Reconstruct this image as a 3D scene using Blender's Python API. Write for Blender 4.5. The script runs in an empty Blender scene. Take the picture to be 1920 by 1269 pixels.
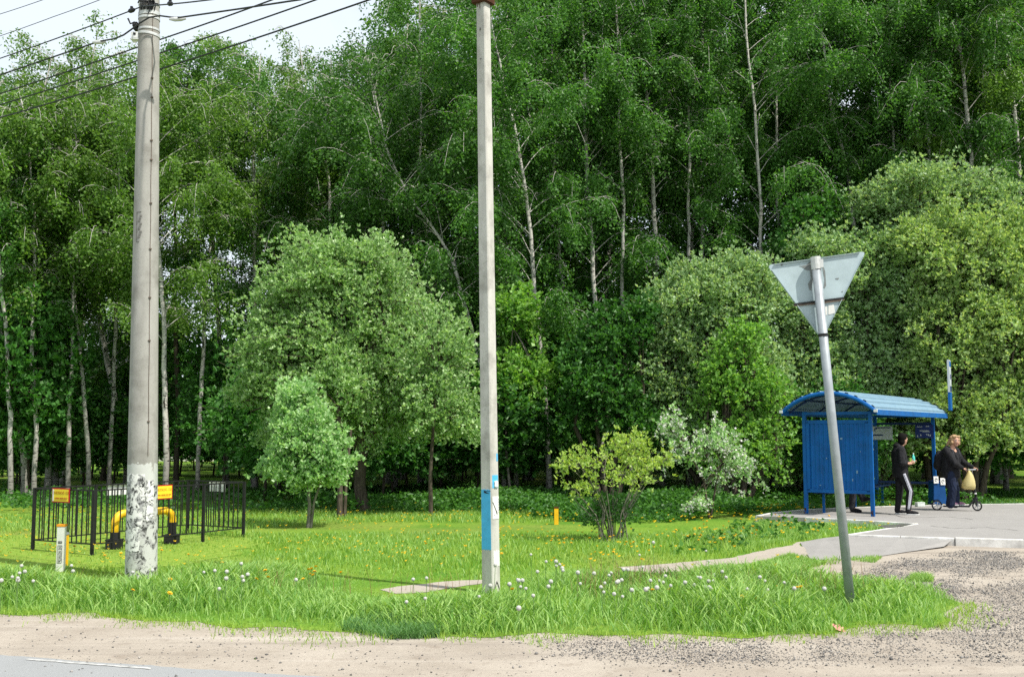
import bpy, bmesh, math, random
import numpy as np
from mathutils import Vector, Matrix, noise as mnoise
R = math.radians
S = bpy.context.scene
COL = S.collection

# ------------------------------------------------------------------ camera, world, sun, exposure
F, CX, CY, EYE = 2000.0, 960.0, 634.5, 1.85
PITCH = math.atan(178.0 / F)
cd = bpy.data.cameras.new('camera'); cam = bpy.data.objects.new('camera', cd); COL.objects.link(cam)
cd.sensor_fit = 'HORIZONTAL'; cd.sensor_width = 36.0; cd.lens = 36.0 * F / 1920.0
cd.clip_start = 0.1; cd.clip_end = 3000.0
cam.location = (0, 0, EYE); cam.rotation_euler = (R(90) + PITCH, 0, 0)
S.camera = cam

SUN_EL = R(56.0); SUN_H = Vector((0.80, -0.62)).normalized()
sun_dir = Vector((SUN_H.x * math.cos(SUN_EL), SUN_H.y * math.cos(SUN_EL), math.sin(SUN_EL)))
w = bpy.data.worlds.new('World'); S.world = w; w.use_nodes = True
nt = w.node_tree; nt.nodes.clear()
sky = nt.nodes.new('ShaderNodeTexSky'); sky.sky_type = 'NISHITA'; sky.sun_disc = False
sky.sun_elevation = SUN_EL; sky.sun_rotation = math.atan2(SUN_H.x, SUN_H.y)
sky.air_density = 1.0; sky.dust_density = 2.0; sky.ozone_density = 1.0
tc = nt.nodes.new('ShaderNodeTexCoord')
cn = nt.nodes.new('ShaderNodeTexNoise'); cn.inputs['Scale'].default_value = 2.6; cn.inputs['Detail'].default_value = 7; cn.inputs['Roughness'].default_value = .55
cr = nt.nodes.new('ShaderNodeValToRGB'); cr.color_ramp.elements[0].position = .30; cr.color_ramp.elements[1].position = .52
cr.color_ramp.elements[0].color = (.45, .45, .45, 1); cr.color_ramp.elements[1].color = (.95, .95, .95, 1)
mx = nt.nodes.new('ShaderNodeMixRGB'); mx.inputs[2].default_value = (5.0, 5.5, 5.95, 1)
bg = nt.nodes.new('ShaderNodeBackground'); bg.inputs['Strength'].default_value = 0.13
wo = nt.nodes.new('ShaderNodeOutputWorld')
nt.links.new(tc.outputs['Generated'], cn.inputs['Vector']); nt.links.new(cn.outputs['Fac'], cr.inputs[0])
nt.links.new(cr.outputs[0], mx.inputs[0]); nt.links.new(sky.outputs[0], mx.inputs[1])
nt.links.new(mx.outputs[0], bg.inputs['Color']); nt.links.new(bg.outputs[0], wo.inputs['Surface'])

sl = bpy.data.lights.new('sun', 'SUN'); sl.energy = 4.2; sl.angle = R(0.9); sl.color = (1.0, .95, .86)
so = bpy.data.objects.new('sun', sl); COL.objects.link(so)
so.rotation_euler = (-sun_dir).to_track_quat('-Z', 'Y').to_euler(); so.location = (0, 0, 60)

S.view_settings.view_transform = 'Standard'; S.view_settings.look = 'None'
S.view_settings.exposure = 0.55; S.view_settings.gamma = 1.0
S.render.engine = 'CYCLES'
S.cycles.use_denoising = False
S.cycles.max_bounces = 7; S.cycles.diffuse_bounces = 4; S.cycles.glossy_bounces = 2; S.cycles.transmission_bounces = 4
S.cycles.transparent_max_bounces = 6; S.cycles.caustics_reflective = False; S.cycles.caustics_refractive = False

# ------------------------------------------------------------------ helpers
cP, sP = math.cos(PITCH), math.sin(PITCH)
def ray(px, py):
    a, b = (px - CX) / F, (CY - py) / F
    return Vector((a, cP - b * sP, sP + b * cP))
def ground(px, py, z=0.0):            # where the sight line through a photo pixel meets the height z
    d = ray(px, py); t = (z - EYE) / d.z
    return Vector((d.x * t, d.y * t, z))
def at(px, py, Y):                    # the point on that sight line at distance Y
    d = ray(px, py); t = Y / d.y
    return Vector((d.x * t, Y, EYE + d.z * t))

def tag(o, label=None, cat=None, group=None, kind=None):
    if label: o['label'] = label
    if cat: o['category'] = cat
    if group: o['group'] = group
    if kind: o['kind'] = kind
    return o
def empty(name, loc=(0, 0, 0), rz=0.0):
    o = bpy.data.objects.new(name, None); COL.objects.link(o)
    o.location = loc; o.rotation_euler = (0, 0, rz); o.empty_display_size = .2
    return o
def thing(name, label, cat, loc=(0, 0, 0), rz=0.0, group=None):
    return tag(empty(name, loc, rz), label, cat, group)
def put(name, me, mat, parent=None):
    o = bpy.data.objects.new(name, me); COL.objects.link(o)
    if mat is not None and len(me.materials) == 0:
        for m in (mat if isinstance(mat, (list, tuple)) else [mat]): me.materials.append(m)
    if parent is not None: o.parent = parent
    return o
def copy_tree(o, parent=None):
    c = o.copy(); COL.objects.link(c)
    if parent is not None: c.parent = parent
    for ch in list(o.children): copy_tree(ch, c)
    return c
def np_mesh(name, V, groups, smooth=False, midx=None):
    """V (n,3); groups: list of integer arrays (m,k), every row one face"""
    me = bpy.data.meshes.new(name)
    V = np.asarray(V, np.float32)
    me.vertices.add(len(V)); me.vertices.foreach_set('co', V.ravel())
    groups = [np.asarray(g, np.int32) for g in groups if len(g)]
    nl = sum(g.size for g in groups); nf = sum(len(g) for g in groups)
    me.loops.add(nl); me.polygons.add(nf)
    me.loops.foreach_set('vertex_index', np.concatenate([g.ravel() for g in groups]))
    tot = np.concatenate([np.full(len(g), g.shape[1], np.int32) for g in groups])
    st = np.concatenate([[0], np.cumsum(tot)[:-1]]).astype(np.int32)
    me.polygons.foreach_set('loop_start', st); me.polygons.foreach_set('loop_total', tot)
    if smooth: me.polygons.foreach_set('use_smooth', np.ones(nf, bool))
    if midx is not None: me.polygons.foreach_set('material_index', np.asarray(midx, np.int32))
    me.update(calc_edges=True); me.validate()
    return me

class MB:
    """collects shapes and links them as one mesh object"""
    def __init__(s): s.v = []; s.f = []; s.m = []; s.cur = 0
    def add(s, vs, fs):
        b = len(s.v); s.v += [tuple(x) for x in vs]; s.f += [tuple(b + i for i in f) for f in fs]; s.m += [s.cur] * len(fs)
    def box(s, c, d, rot=None, taper=1.0):
        x, y, z = d[0] / 2, d[1] / 2, d[2] / 2; c = Vector(c)
        vs = []
        for sz in (-1, 1):
            k = taper if sz > 0 else 1.0
            for sx, sy in ((-1, -1), (1, -1), (1, 1), (-1, 1)):
                p = Vector((sx * x * k, sy * y * k, sz * z))
                if rot is not None: p = rot @ p
                vs.append(c + p)
        s.add(vs, [(3, 2, 1, 0), (4, 5, 6, 7), (0, 1, 5, 4), (1, 2, 6, 5), (2, 3, 7, 6), (3, 0, 4, 7)])
    def bar(s, p0, p1, w, h, up=(0, 0, 1)):
        p0, p1 = Vector(p0), Vector(p1); d = (p1 - p0); L = d.length; d = d.normalized(); up = Vector(up)
        if abs(d.dot(up)) > .98: up = Vector((1, 0, 0))
        sd = d.cross(up).normalized(); u2 = sd.cross(d)
        rot = Matrix((d, sd, u2)).transposed()
        s.box((p0 + p1) / 2, (L, w, h), rot)
    def tube(s, pts, rad, n=8, cap=True, flat=None, flatdir=None):
        pts = [Vector(p) for p in pts]; k = len(pts)
        if not isinstance(rad, (list, tuple)): rad = [rad] * k
        vs = []; fs = []; ref = None
        for i, p in enumerate(pts):
            d = (pts[min(i + 1, k - 1)] - pts[max(i - 1, 0)])
            d = d.normalized() if d.length > 1e-9 else Vector((0, 0, 1))
            if ref is None:
                ref = Vector(flatdir) if flatdir is not None else (Vector((0, 0, 1)) if abs(d.z) < .9 else Vector((1, 0, 0)))
            a = (ref - d * ref.dot(d))
            if a.length < 1e-6: a = d.orthogonal()
            a.normalize(); b = d.cross(a); ref = a
            fl = flat if flat else 1.0
            for j in range(n):
                t = 2 * math.pi * j / n
                vs.append(p + a * (math.cos(t) * rad[i]) + b * (math.sin(t) * rad[i] * fl))
        for i in range(k - 1):
            for j in range(n):
                j2 = (j + 1) % n
                fs.append((i * n + j, i * n + j2, (i + 1) * n + j2, (i + 1) * n + j))
        if cap: fs += [tuple(range(n - 1, -1, -1)), tuple(range((k - 1) * n, k * n))]
        s.add(vs, fs)
    def loft(s, secs, n=20):
        """secs: (centre, rx, ry, yaw) horizontal ellipses from bottom to top"""
        vs = []; fs = []
        for c, rx, ry, yaw in secs:
            c = Vector(c)
            for j in range(n):
                t = 2 * math.pi * j / n
                x, y = rx * math.cos(t), ry * math.sin(t)
                vs.append(c + Vector((x * math.cos(yaw) - y * math.sin(yaw), x * math.sin(yaw) + y * math.cos(yaw), 0)))
        for i in range(len(secs) - 1):
            for j in range(n):
                j2 = (j + 1) % n
                fs.append((i * n + j, i * n + j2, (i + 1) * n + j2, (i + 1) * n + j))
        fs += [tuple(range(n - 1, -1, -1)), tuple(range((len(secs) - 1) * n, len(secs) * n))]
        s.add(vs, fs)
    def ball(s, c, r, n=14, m=9, rot=None, fn=None):
        c = Vector(c); r = r if isinstance(r, (tuple, list)) else (r, r, r)
        vs = []; fs = []
        for i in range(m + 1):
            ph = math.pi * i / m - math.pi / 2
            for j in range(n):
                t = 2 * math.pi * j / n
                q = Vector((math.cos(ph) * math.cos(t), math.cos(ph) * math.sin(t), math.sin(ph)))
                k = fn(q) if fn else 1.0
                p = Vector((q.x * r[0], q.y * r[1], q.z * r[2])) * k
                if rot is not None: p = rot @ p
                vs.append(c + p)
        for i in range(m):
            for j in range(n):
                j2 = (j + 1) % n
                fs.append((i * n + j, i * n + j2, (i + 1) * n + j2, (i + 1) * n + j))
        fs += [tuple(range(n - 1, -1, -1)), tuple(range(m * n, (m + 1) * n))]
        s.add(vs, fs)
    def prism(s, pts, z0, z1):
        n = len(pts)
        vs = [(p[0], p[1], z0) for p in pts] + [(p[0], p[1], z1) for p in pts]
        a = sum(pts[i][0] * pts[(i + 1) % n][1] - pts[(i + 1) % n][0] * pts[i][1] for i in range(n))
        fs = [tuple(range(n - 1, -1, -1)), tuple(range(n, 2 * n))] + [(i, (i + 1) % n, n + (i + 1) % n, n + i) for i in range(n)]
        if a < 0: fs = [tuple(reversed(f)) for f in fs]
        s.add(vs, fs)
    def xform(s, M):
        s.v = [tuple(M @ Vector(p)) for p in s.v]; return s
    def mesh(s, name, smooth=False):
        me = bpy.data.meshes.new(name); me.from_pydata(s.v, [], s.f)
        me.polygons.foreach_set('material_index', s.m)
        if smooth: me.polygons.foreach_set('use_smooth', [True] * len(s.f))
        me.update(); return me
    def build(s, name, mat, parent=None, smooth=False, bevel=0.0):
        me = s.mesh(name, smooth)
        if bevel > 0:
            bm = bmesh.new(); bm.from_mesh(me)
            bmesh.ops.remove_doubles(bm, verts=bm.verts, dist=1e-5)
            bmesh.ops.bevel(bm, geom=[e for e in bm.edges if len(e.link_faces) == 2 and e.calc_face_angle(0) > .6], offset=bevel, segments=2, affect='EDGES')
            bm.to_mesh(me); bm.free()
        return put(name, me, mat, parent)
    def fuse(s, name, mat, parent=None, voxel=.008, it=4):
        """one continuous skin round all the shapes"""
        me = s.mesh(name); o = bpy.data.objects.new(name, me); COL.objects.link(o)
        r = o.modifiers.new('r', 'REMESH'); r.mode = 'VOXEL'; r.voxel_size = voxel
        if it:
            q = o.modifiers.new('s', 'SMOOTH'); q.iterations = it; q.factor = .5
        dg = bpy.context.evaluated_depsgraph_get(); dg.update()
        m2 = bpy.data.meshes.new_from_object(o.evaluated_get(dg))
        o.modifiers.clear(); o.data = m2; bpy.data.meshes.remove(me)
        m2.materials.clear(); m2.materials.append(mat)
        m2.polygons.foreach_set('use_smooth', [True] * len(m2.polygons))
        if parent is not None: o.parent = parent
        return o

def lettering(txt, size, mat, parent, M, name='lettering', align='CENTER'):
    cu = bpy.data.curves.new(name, 'FONT'); cu.body = txt; cu.size = size; cu.align_x = align; cu.align_y = 'CENTER'; cu.extrude = .0006
    cu.resolution_u = 3
    o = bpy.data.objects.new(name, cu); COL.objects.link(o)
    dg = bpy.context.evaluated_depsgraph_get(); dg.update()
    me = bpy.data.meshes.new_from_object(o.evaluated_get(dg))
    bpy.data.objects.remove(o); bpy.data.curves.remove(cu)
    me.transform(M); me.materials.clear()
    return put(name, me, mat, parent)

# ------------------------------------------------------------------ materials
class NT:
    def __init__(s, name):
        s.m = bpy.data.materials.new(name); s.m.use_nodes = True; s.t = s.m.node_tree; s.t.nodes.clear()
        s.out = s.n('ShaderNodeOutputMaterial')
    def n(s, t, **kw):
        x = s.t.nodes.new(t)
        for k, v in kw.items():
            if hasattr(x, k) and not k[0].isupper(): setattr(x, k, v)
            else: x.inputs[k.replace('_', ' ')].default_value = v
        return x
    def l(s, a, b): s.t.links.new(a, b)
    def coord(s, kind='Object', scale=None):
        c = s.n('ShaderNodeTexCoord').outputs[kind]
        if scale is not None:
            mp = s.n('ShaderNodeMapping'); mp.inputs['Scale'].default_value = scale; s.l(c, mp.inputs['Vector']); c = mp.outputs[0]
        return c
    def noise(s, scale, detail=4, rough=.55, vec=None, dist=0.0):
        x = s.n('ShaderNodeTexNoise'); x.inputs['Scale'].default_value = scale; x.inputs['Detail'].default_value = detail
        x.inputs['Roughness'].default_value = rough; x.inputs['Distortion'].default_value = dist
        if vec is not None: s.l(vec, x.inputs['Vector'])
        return x.outputs['Fac']
    def ramp(s, fac, stops):
        r = s.n('ShaderNodeValToRGB'); e = r.color_ramp.elements
        while len(e) < len(stops): e.new(.5)
        for q, (p, c) in zip(e, stops):
            q.position = p; q.color = (c, c, c, 1) if not isinstance(c, (tuple, list)) else (*c[:3], 1)
        s.l(fac, r.inputs[0]); return r.outputs[0]
    def mix(s, fac, a, b, mode='MIX'):
        x = s.n('ShaderNodeMixRGB', blend_type=mode)
        for i, q in ((0, fac), (1, a), (2, b)):
            if isinstance(q, (int, float)): x.inputs[i].default_value = q if i == 0 else (q, q, q, 1)
            elif isinstance(q, (tuple, list)): x.inputs[i].default_value = (*q[:3], 1)
            else: s.l(q, x.inputs[i])
        return x.outputs[0]
    def math(s, op, a, b=0.0):
        x = s.n('ShaderNodeMath', operation=op)
        for i, q in ((0, a), (1, b)):
            if isinstance(q, (int, float)): x.inputs[i].default_value = q
            else: s.l(q, x.inputs[i])
        return x.outputs[0]
    def bsdf(s, col, rough=.6, spec=.3, metal=0.0, bump=None, bstr=.3, bdist=.01):
        b = s.n('ShaderNodeBsdfPrincipled'); b.inputs['Metallic'].default_value = metal; b.inputs['Specular IOR Level'].default_value = spec
        for key, q in (('Base Color', col), ('Roughness', rough)):
            if isinstance(q, (int, float)): b.inputs[key].default_value = q
            elif isinstance(q, (tuple, list)): b.inputs[key].default_value = (*q[:3], 1)
            else: s.l(q, b.inputs[key])
        if bump is not None:
            bn = s.n('ShaderNodeBump'); bn.inputs['Strength'].default_value = bstr; bn.inputs['Distance'].default_value = bdist
            s.l(bump, bn.inputs['Height']); s.l(bn.outputs[0], b.inputs['Normal'])
        return b.outputs[0]
    def done(s, sh): s.l(sh, s.out.inputs['Surface']); return s.m

def paint(name, col, rough=.5, var=.18, scale=9.0, spec=.35, metal=0.0, bstr=.08):
    t = NT(name); c = t.coord(); n1 = t.noise(scale, 5, .6, c); n2 = t.noise(scale * 9, 3, .5, c)
    f = t.ramp(n1, [(.3, 1 - var), (.7, 1 + var * .4)])
    cc = t.mix(1.0, col, f, 'MULTIPLY')
    return t.done(t.bsdf(cc, t.ramp(n1, [(.3, max(rough - .1, .05)), (.7, min(rough + .12, 1))]), spec, metal, n2, bstr, .003))

def leaf_mat(name, ca, cb, trans=.45, tcol=None, rough=.5, objvar=.25):
    t = NT(name); g = t.n('ShaderNodeNewGeometry'); oi = t.n('ShaderNodeObjectInfo')
    c = t.mix(g.outputs['Random Per Island'], ca, cb)
    v = t.math('ADD', t.math('MULTIPLY', oi.outputs['Random'], objvar), 1 - objvar * .5)
    c = t.mix(1.0, c, v, 'MULTIPLY')
    d = t.bsdf(c, rough, .45)
    tr = t.n('ShaderNodeBsdfTranslucent')
    tc = t.mix(1.0, c, tcol or (1.15, 1.25, .50), 'MULTIPLY'); t.l(tc, tr.inputs[0])
    m = t.n('ShaderNodeMixShader'); m.inputs[0].default_value = trans; t.l(d, m.inputs[1]); t.l(tr.outputs[0], m.inputs[2])
    return t.done(m.outputs[0])

M = {}
M['birch_leaf'] = leaf_mat('birch_leaf', (.044, .150, .020), (.122, .275, .056))
M['birch_leaf_yellow'] = leaf_mat('birch_leaf_yellow', (.085, .200, .025), (.190, .325, .064))
M['maple_leaf'] = leaf_mat('maple_leaf', (.040, .150, .026), (.100, .260, .050), .4)
M['willow_leaf'] = leaf_mat('willow_leaf', (.165, .335, .088), (.490, .650, .325), .42, (1.15, 1.25, .6), .42, .1)
M['young_willow_leaf'] = leaf_mat('young_willow_leaf', (.200, .420, .125), (.580, .760, .410), .45, (1.1, 1.25, .65), .42, .1)
M['olive_leaf'] = leaf_mat('olive_leaf', (.185, .355, .115), (.490, .660, .375), .46, (1.25, 1.2, .55), .45, .1)
M['gold_leaf'] = leaf_mat('gold_leaf', (.205, .385, .090), (.515, .670, .315), .47, (1.25, 1.15, .5), .45, .1)
M['lime_leaf'] = leaf_mat('lime_leaf', (.140, .350, .045), (.320, .560, .130), .45, (1.2, 1.2, .5), .5, .1)
M['shrub_leaf'] = leaf_mat('shrub_leaf', (.250, .430, .070), (.540, .680, .210), .50, (1.25, 1.15, .5), .5, .1)
M['grass_tall'] = leaf_mat('grass_tall', (.120, .295, .042), (.400, .580, .165), .40, (1.15, 1.2, .55), .5, 0)
M['grass_short'] = leaf_mat('grass_short', (.180, .345, .034), (.365, .500, .085), .42, (1.15, 1.2, .55), .6, 0)
M['grass_dark'] = leaf_mat('grass_dark', (.075, .205, .050), (.180, .350, .110), .35, (1.1, 1.2, .6), .5, 0)
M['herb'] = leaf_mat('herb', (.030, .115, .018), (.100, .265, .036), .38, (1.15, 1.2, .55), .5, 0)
M['dry'] = leaf_mat('dry', (.220, .120, .060), (.340, .240, .120), .25, (1, 1, 1), .8, 0)
M['petal_yellow'] = leaf_mat('petal_yellow', (.80, .50, .02), (.85, .60, .03), .3, (1, 1, .8), .6, 0)
M['seed_white'] = leaf_mat('seed_white', (.72, .72, .68), (.84, .84, .80), .5, (1, 1, 1), .8, 0)
M['blossom'] = leaf_mat('blossom', (.70, .72, .68), (.82, .78, .74), .35, (1, 1, 1), .6, 0)
M['stem_green'] = paint('stem_green', (.12, .22, .06), .6)

t = NT('birch_bark'); c = t.coord('Object', (1, 1, .35)); a = t.noise(9, 5, .6, c, .6)
c2 = t.coord('Object', (5, 5, 26)); b = t.noise(1.0, 3, .6, c2)
sx = t.n('ShaderNodeSeparateXYZ'); t.l(t.coord('Object'), sx.inputs[0])
low = t.ramp(t.math('DIVIDE', sx.outputs['Z'], 2.6), [(.0, .0), (.9, 1.0)])
wh = t.mix(a, (.38, .36, .32), (.60, .58, .54))
dk = t.ramp(a, [(.36, 0), (.42, 1)]); ln = t.ramp(b, [(.36, .0), (.43, 1)])
keep = t.math('MULTIPLY', t.math('MULTIPLY', dk, ln), t.math('ADD', t.math('MULTIPLY', low, .7), .3))
M['birch_bark'] = t.done(t.bsdf(t.mix(keep, (.045, .04, .035), wh), .8, .15, 0, a, .4, .01))
t = NT('brown_bark'); c = t.coord('Object', (1, 1, .25)); a = t.noise(22, 5, .65, c)
M['brown_bark'] = t.done(t.bsdf(t.ramp(a, [(.3, (.030, .025, .019)), (.7, (.125, .102, .078))]), .9, .1, 0, a, .7, .02))
t = NT('grey_bark'); c = t.coord('Object', (1, 1, .3)); a = t.noise(20, 5, .6, c)
M['grey_bark'] = t.done(t.bsdf(t.ramp(a, [(.3, (.09, .085, .07)), (.7, (.26, .24, .20))]), .9, .1, 0, a, .5, .01))
# ------------------------------------------------------------------ the ground
rng = np.random.default_rng(7)
def px_poly(pts, z=0.0): return [ground(x, y, z) for x, y in pts]
def rough_edge(pts, step=.18, amp=.05, seed=0, closed=True, fixed=()):
    out = []; n = len(pts)
    for i in range(n if closed else n - 1):
        a, b = pts[i], pts[(i + 1) % n]; L = (b - a).length
        if L > 14 or i in fixed: out.append(a.copy()); continue
        k = max(1, int(L / step)); nrm = Vector((-(b - a).y, (b - a).x, 0)).normalized()
        for j in range(k):
            p = a.lerp(b, j / k)
            out.append(p + nrm * (amp * 2.2 * mnoise.noise(Vector((p.x * 1.7 + seed, p.y * 1.7, seed))) + amp * mnoise.noise(Vector((p.x * 7, p.y * 7 + seed, 1)))))
    return out
def sheet(name, pts, z, mat):
    me = bpy.data.meshes.new(name); me.from_pydata([(p.x, p.y, z) for p in pts], [], [tuple(range(len(pts)))])
    if me.polygons[0].normal.z < 0: me.flip_normals()
    return tag(put(name, me, mat), kind='structure')
def inside(P, poly):
    x, y = P[:, 0], P[:, 1]; r = np.zeros(len(P), bool); n = len(poly)
    for i in range(n):
        x0, y0 = poly[i][0], poly[i][1]; x1, y1 = poly[(i + 1) % n][0], poly[(i + 1) % n][1]
        if y0 == y1: continue
        c = ((y0 > y) != (y1 > y)) & (x < (x1 - x0) * (y - y0) / (y1 - y0) + x0); r ^= c
    return r

t = NT('meadow_soil'); c = t.coord('Object'); n1 = t.noise(.55, 5, .6, c); n2 = t.noise(14, 5, .65, c); n3 = t.noise(.18, 3, .5, c)
gcol = t.mix(t.ramp(n1, [(.35, 0), (.65, 1)]), (.095, .225, .026), (.190, .305, .040))
gcol = t.mix(t.ramp(n3, [(.50, 0), (.66, .55)]), gcol, (.270, .270, .075))
gcol = t.mix(1.0, gcol, t.ramp(n2, [(.25, .55), (.7, 1.15)]), 'MULTIPLY')
M['soil'] = t.done(t.bsdf(gcol, .95, .05, 0, n2, .8, .04))

t = NT('roadside_sand'); c = t.coord('Object'); n1 = t.noise(.9, 5, .6, c); n2 = t.noise(26, 6, .7, c); n3 = t.noise(160, 3, .6, c); n4 = t.noise(3.2, 5, .62, c, .4)
sc = t.mix(t.ramp(n1, [(.3, 0), (.7, 1)]), (.340, .295, .245), (.440, .390, .330))
sc = t.mix(t.ramp(n4, [(.56, 0), (.70, .5)]), sc, (.25, .205, .165))
mp = t.n('ShaderNodeMapping'); mp.inputs['Rotation'].default_value = (0, 0, .28); mp.inputs['Scale'].default_value = (.16, 2.6, 1); t.l(c, mp.inputs['Vector']); rut = t.noise(1.0, 5, .6, mp.outputs[0], .3)
sc = t.mix(t.ramp(rut, [(.50, 0), (.62, .6)]), sc, (.27, .235, .20)); sc = t.mix(t.ramp(rut, [(.30, .5), (.42, 0)]), sc, (.50, .455, .40))
sc = t.mix(t.ramp(n2, [(.58, 0), (.66, .6)]), sc, (.17, .145, .125))
sc = t.mix(1.0, sc, t.ramp(n3, [(.3, .75), (.7, 1.12)]), 'MULTIPLY')
M['sand'] = t.done(t.bsdf(sc, .95, .08, 0, t.math('ADD', t.math('MULTIPLY', rut, 1.5), t.math('ADD', t.math('MULTIPLY', n2, .7), t.math('MULTIPLY', n3, .3))), .7, .02))

t = NT('road_asphalt'); c = t.coord('Object'); n1 = t.noise(1.2, 4, .6, c); n2 = t.noise(140, 3, .7, c)
rc = t.mix(n1, (.255, .262, .265), (.325, .332, .335)); rc = t.mix(1.0, rc, t.ramp(n2, [(.3, .65), (.7, 1.25)]), 'MULTIPLY')
M['asphalt'] = t.done(t.bsdf(rc, .85, .2, 0, n2, .5, .006))
t = NT('pavement_asphalt'); c = t.coord('Object'); n1 = t.noise(.7, 5, .6, c); n2 = t.noise(120, 3, .7, c); n3 = t.noise(5, 4, .6, c)
rc = t.mix(n1, (.245, .235, .225), (.330, .318, .305)); rc = t.mix(t.ramp(n3, [(.55, 0), (.75, .35)]), rc, (.18, .17, .16)); rc = t.mix(1.0, rc, t.ramp(n2, [(.3, .75), (.7, 1.2)]), 'MULTIPLY')
M['pavement'] = t.done(t.bsdf(rc, .9, .15, 0, n2, .5, .006))
t = NT('worn_path'); c = t.coord('Object'); n1 = t.noise(1.5, 5, .6, c); n2 = t.noise(60, 4, .7, c)
rc = t.mix(n1, (.32, .285, .24), (.44, .39, .33)); rc = t.mix(1.0, rc, t.ramp(n2, [(.3, .7), (.7, 1.15)]), 'MULTIPLY')
M['path'] = t.done(t.bsdf(rc, .95, .1, 0, n2, .6, .01))
t = NT('kerb_concrete'); c = t.coord('Object'); n1 = t.noise(3, 5, .65, c); n2 = t.noise(50, 4, .6, c)
M['kerb'] = t.done(t.bsdf(t.mix(t.ramp(n1, [(.35, 0), (.6, 1)]), (.46, .45, .43), (.78, .77, .74)), .85, .15, 0, n2, .4, .005))
M['road_paint'] = paint('road_paint', (.48, .48, .465), .8, .5, 14)

# one ground sheet to the horizon
gp = [(-900, -120), (900, -120), (900, 1500), (-900, 1500)]
sheet('ground', [Vector((x, y, 0)) for x, y in gp], 0.0, M['soil'])

# verge edge towards the road
fe = [(0, 1150), (150, 1150), (250, 1160), (380, 1170), (500, 1178), (640, 1185), (820, 1194), (1000, 1189), (1200, 1191), (1400, 1193), (1560, 1190), (1605, 1170), (1690, 1172), (1750, 1180), (1790, 1150), (1800, 1132)]
front = px_poly(fe)
vb = px_poly([(1800, 1132), (1740, 1108), (1640, 1096), (1560, 1088), (1480, 1082), (1350, 1082), (1200, 1080), (1020, 1070), (880, 1090), (700, 1092), (560, 1078), (300, 1082), (130, 1095), (0, 1092)])
rd = (ground(590, 1269) - ground(0, 1228)).normalized()
front = [front[0] - rd * 40] + front
back_r = px_poly([(1740, 1110), (1640, 1098), (1560, 1092), (1480, 1087), (1500, 1075), (1545, 1063), (1620, 1045), (1600, 1030), (1594, 1006)])
plat_front = px_poly([(1590, 1002), (1790, 1009), (1920, 1013)], .12)
pf_dir = (plat_front[2] - plat_front[1]).normalized()
sand_poly = [front[1] - rd * 40 + Vector((.2, .9, 0))] + px_poly([(0, 1118), (300, 1125), (700, 1145), (1440, 1140), (1470, 1076), (1545, 1058), (1594, 1006)]) + [Vector((p.x, p.y, 0)) for p in plat_front] + [plat_front[2] + pf_dir * 40, Vector((60, -8, 0)), Vector((-60, -8, 0))]
for p in sand_poly: p.z = 0
sheet('roadside_sand', sand_poly, .004, M['sand'])
sheet('verge_soil', rough_edge([front[1] - rd * 40 + Vector((.1, .6, 0)), front[1] - rd * 40] + front[1:] + vb[1:] , .12, .085, 3), .008, M['soil'])
bare_poly = front + back_r + [Vector((p.x, p.y, 0)) for p in plat_front] + [plat_front[2] + pf_dir * 40, Vector((60, -8, 0)), Vector((-60, -8, 0))]
# the road under the viewer, with a worn edge line
r0, r1 = ground(0, 1229), ground(590, 1270)
rn = Vector((rd.y, -rd.x, 0))
road_poly = [r0 - rd * 60, r1 + rd * 60, r1 + rd * 60 + rn * 7.5, r0 - rd * 60 + rn * 7.5]
edge = []
for i in range(0, 241):
    p = (r0 - rd * 12).lerp(r1 + rd * 12, i / 240); edge.append(p + rn * (.05 * mnoise.noise(Vector((p.x * 1.3, p.y * 1.3, 4))) + .03 * mnoise.noise(Vector((p.x * 9, p.y, 9)))))
sheet('road', [r0 - rd * 60] + edge + [r1 + rd * 60, r1 + rd * 60 + rn * 7.5, r0 - rd * 60 + rn * 7.5], .008, M['asphalt'])
l0, l1 = ground(50, 1236), ground(290, 1254)
ln = []
for k, (a, b) in enumerate(((l0, l1), (l1, l0))):
    for i in range(40):
        p = a.lerp(b, i / 40); off = rn * ((.0 if k == 0 else .048) + .018 * mnoise.noise(Vector((p.x * 8, k * 5, 2))))
        ln.append(p + off)
sheet('road_edge_line', ln, .012, M['road_paint'])

# trodden path and the ramp to the bus stop
path_px = [(1160, 1064), (1225, 1060), (1300, 1054), (1370, 1046), (1420, 1036), (1470, 1025), (1500, 1016), (1520, 1048), (1476, 1041), (1440, 1052), (1400, 1059), (1340, 1061), (1290, 1070), (1235, 1077), (1185, 1072)]
path_poly = px_poly(path_px)
sheet('footpath', rough_edge(path_poly, .12, .04, 5), .012, M['path'])
path2 = px_poly([(716, 1107), (760, 1099), (815, 1093), (862, 1089), (905, 1088), (905, 1096), (850, 1103), (800, 1110), (745, 1114)])
sheet('footpath', rough_edge(path2, .1, .04, 8), .012, M['path'])
def gz(px, py, z): return ground(px, py, z)
ramp_pts = [gz(1500, 1016, .01), gz(1545, 1008, .05), gz(1590, 1003, .10), gz(1690, 1007, .105), gz(1786, 1011, .10), gz(1770, 1024, .03), gz(1700, 1034, .016), gz(1650, 1042, .012), gz(1590, 1048, .012), gz(1520, 1049, .010)]
me = bpy.data.meshes.new('path_ramp'); me.from_pydata([tuple(p) for p in ramp_pts], [], [(0, 1, 9), (1, 2, 8, 9), (2, 3, 7, 8), (3, 4, 6, 7), (4, 5, 6)])
tag(put('path_ramp', me, M['pavement']), kind='structure')
ramp_poly = ramp_pts

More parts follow.
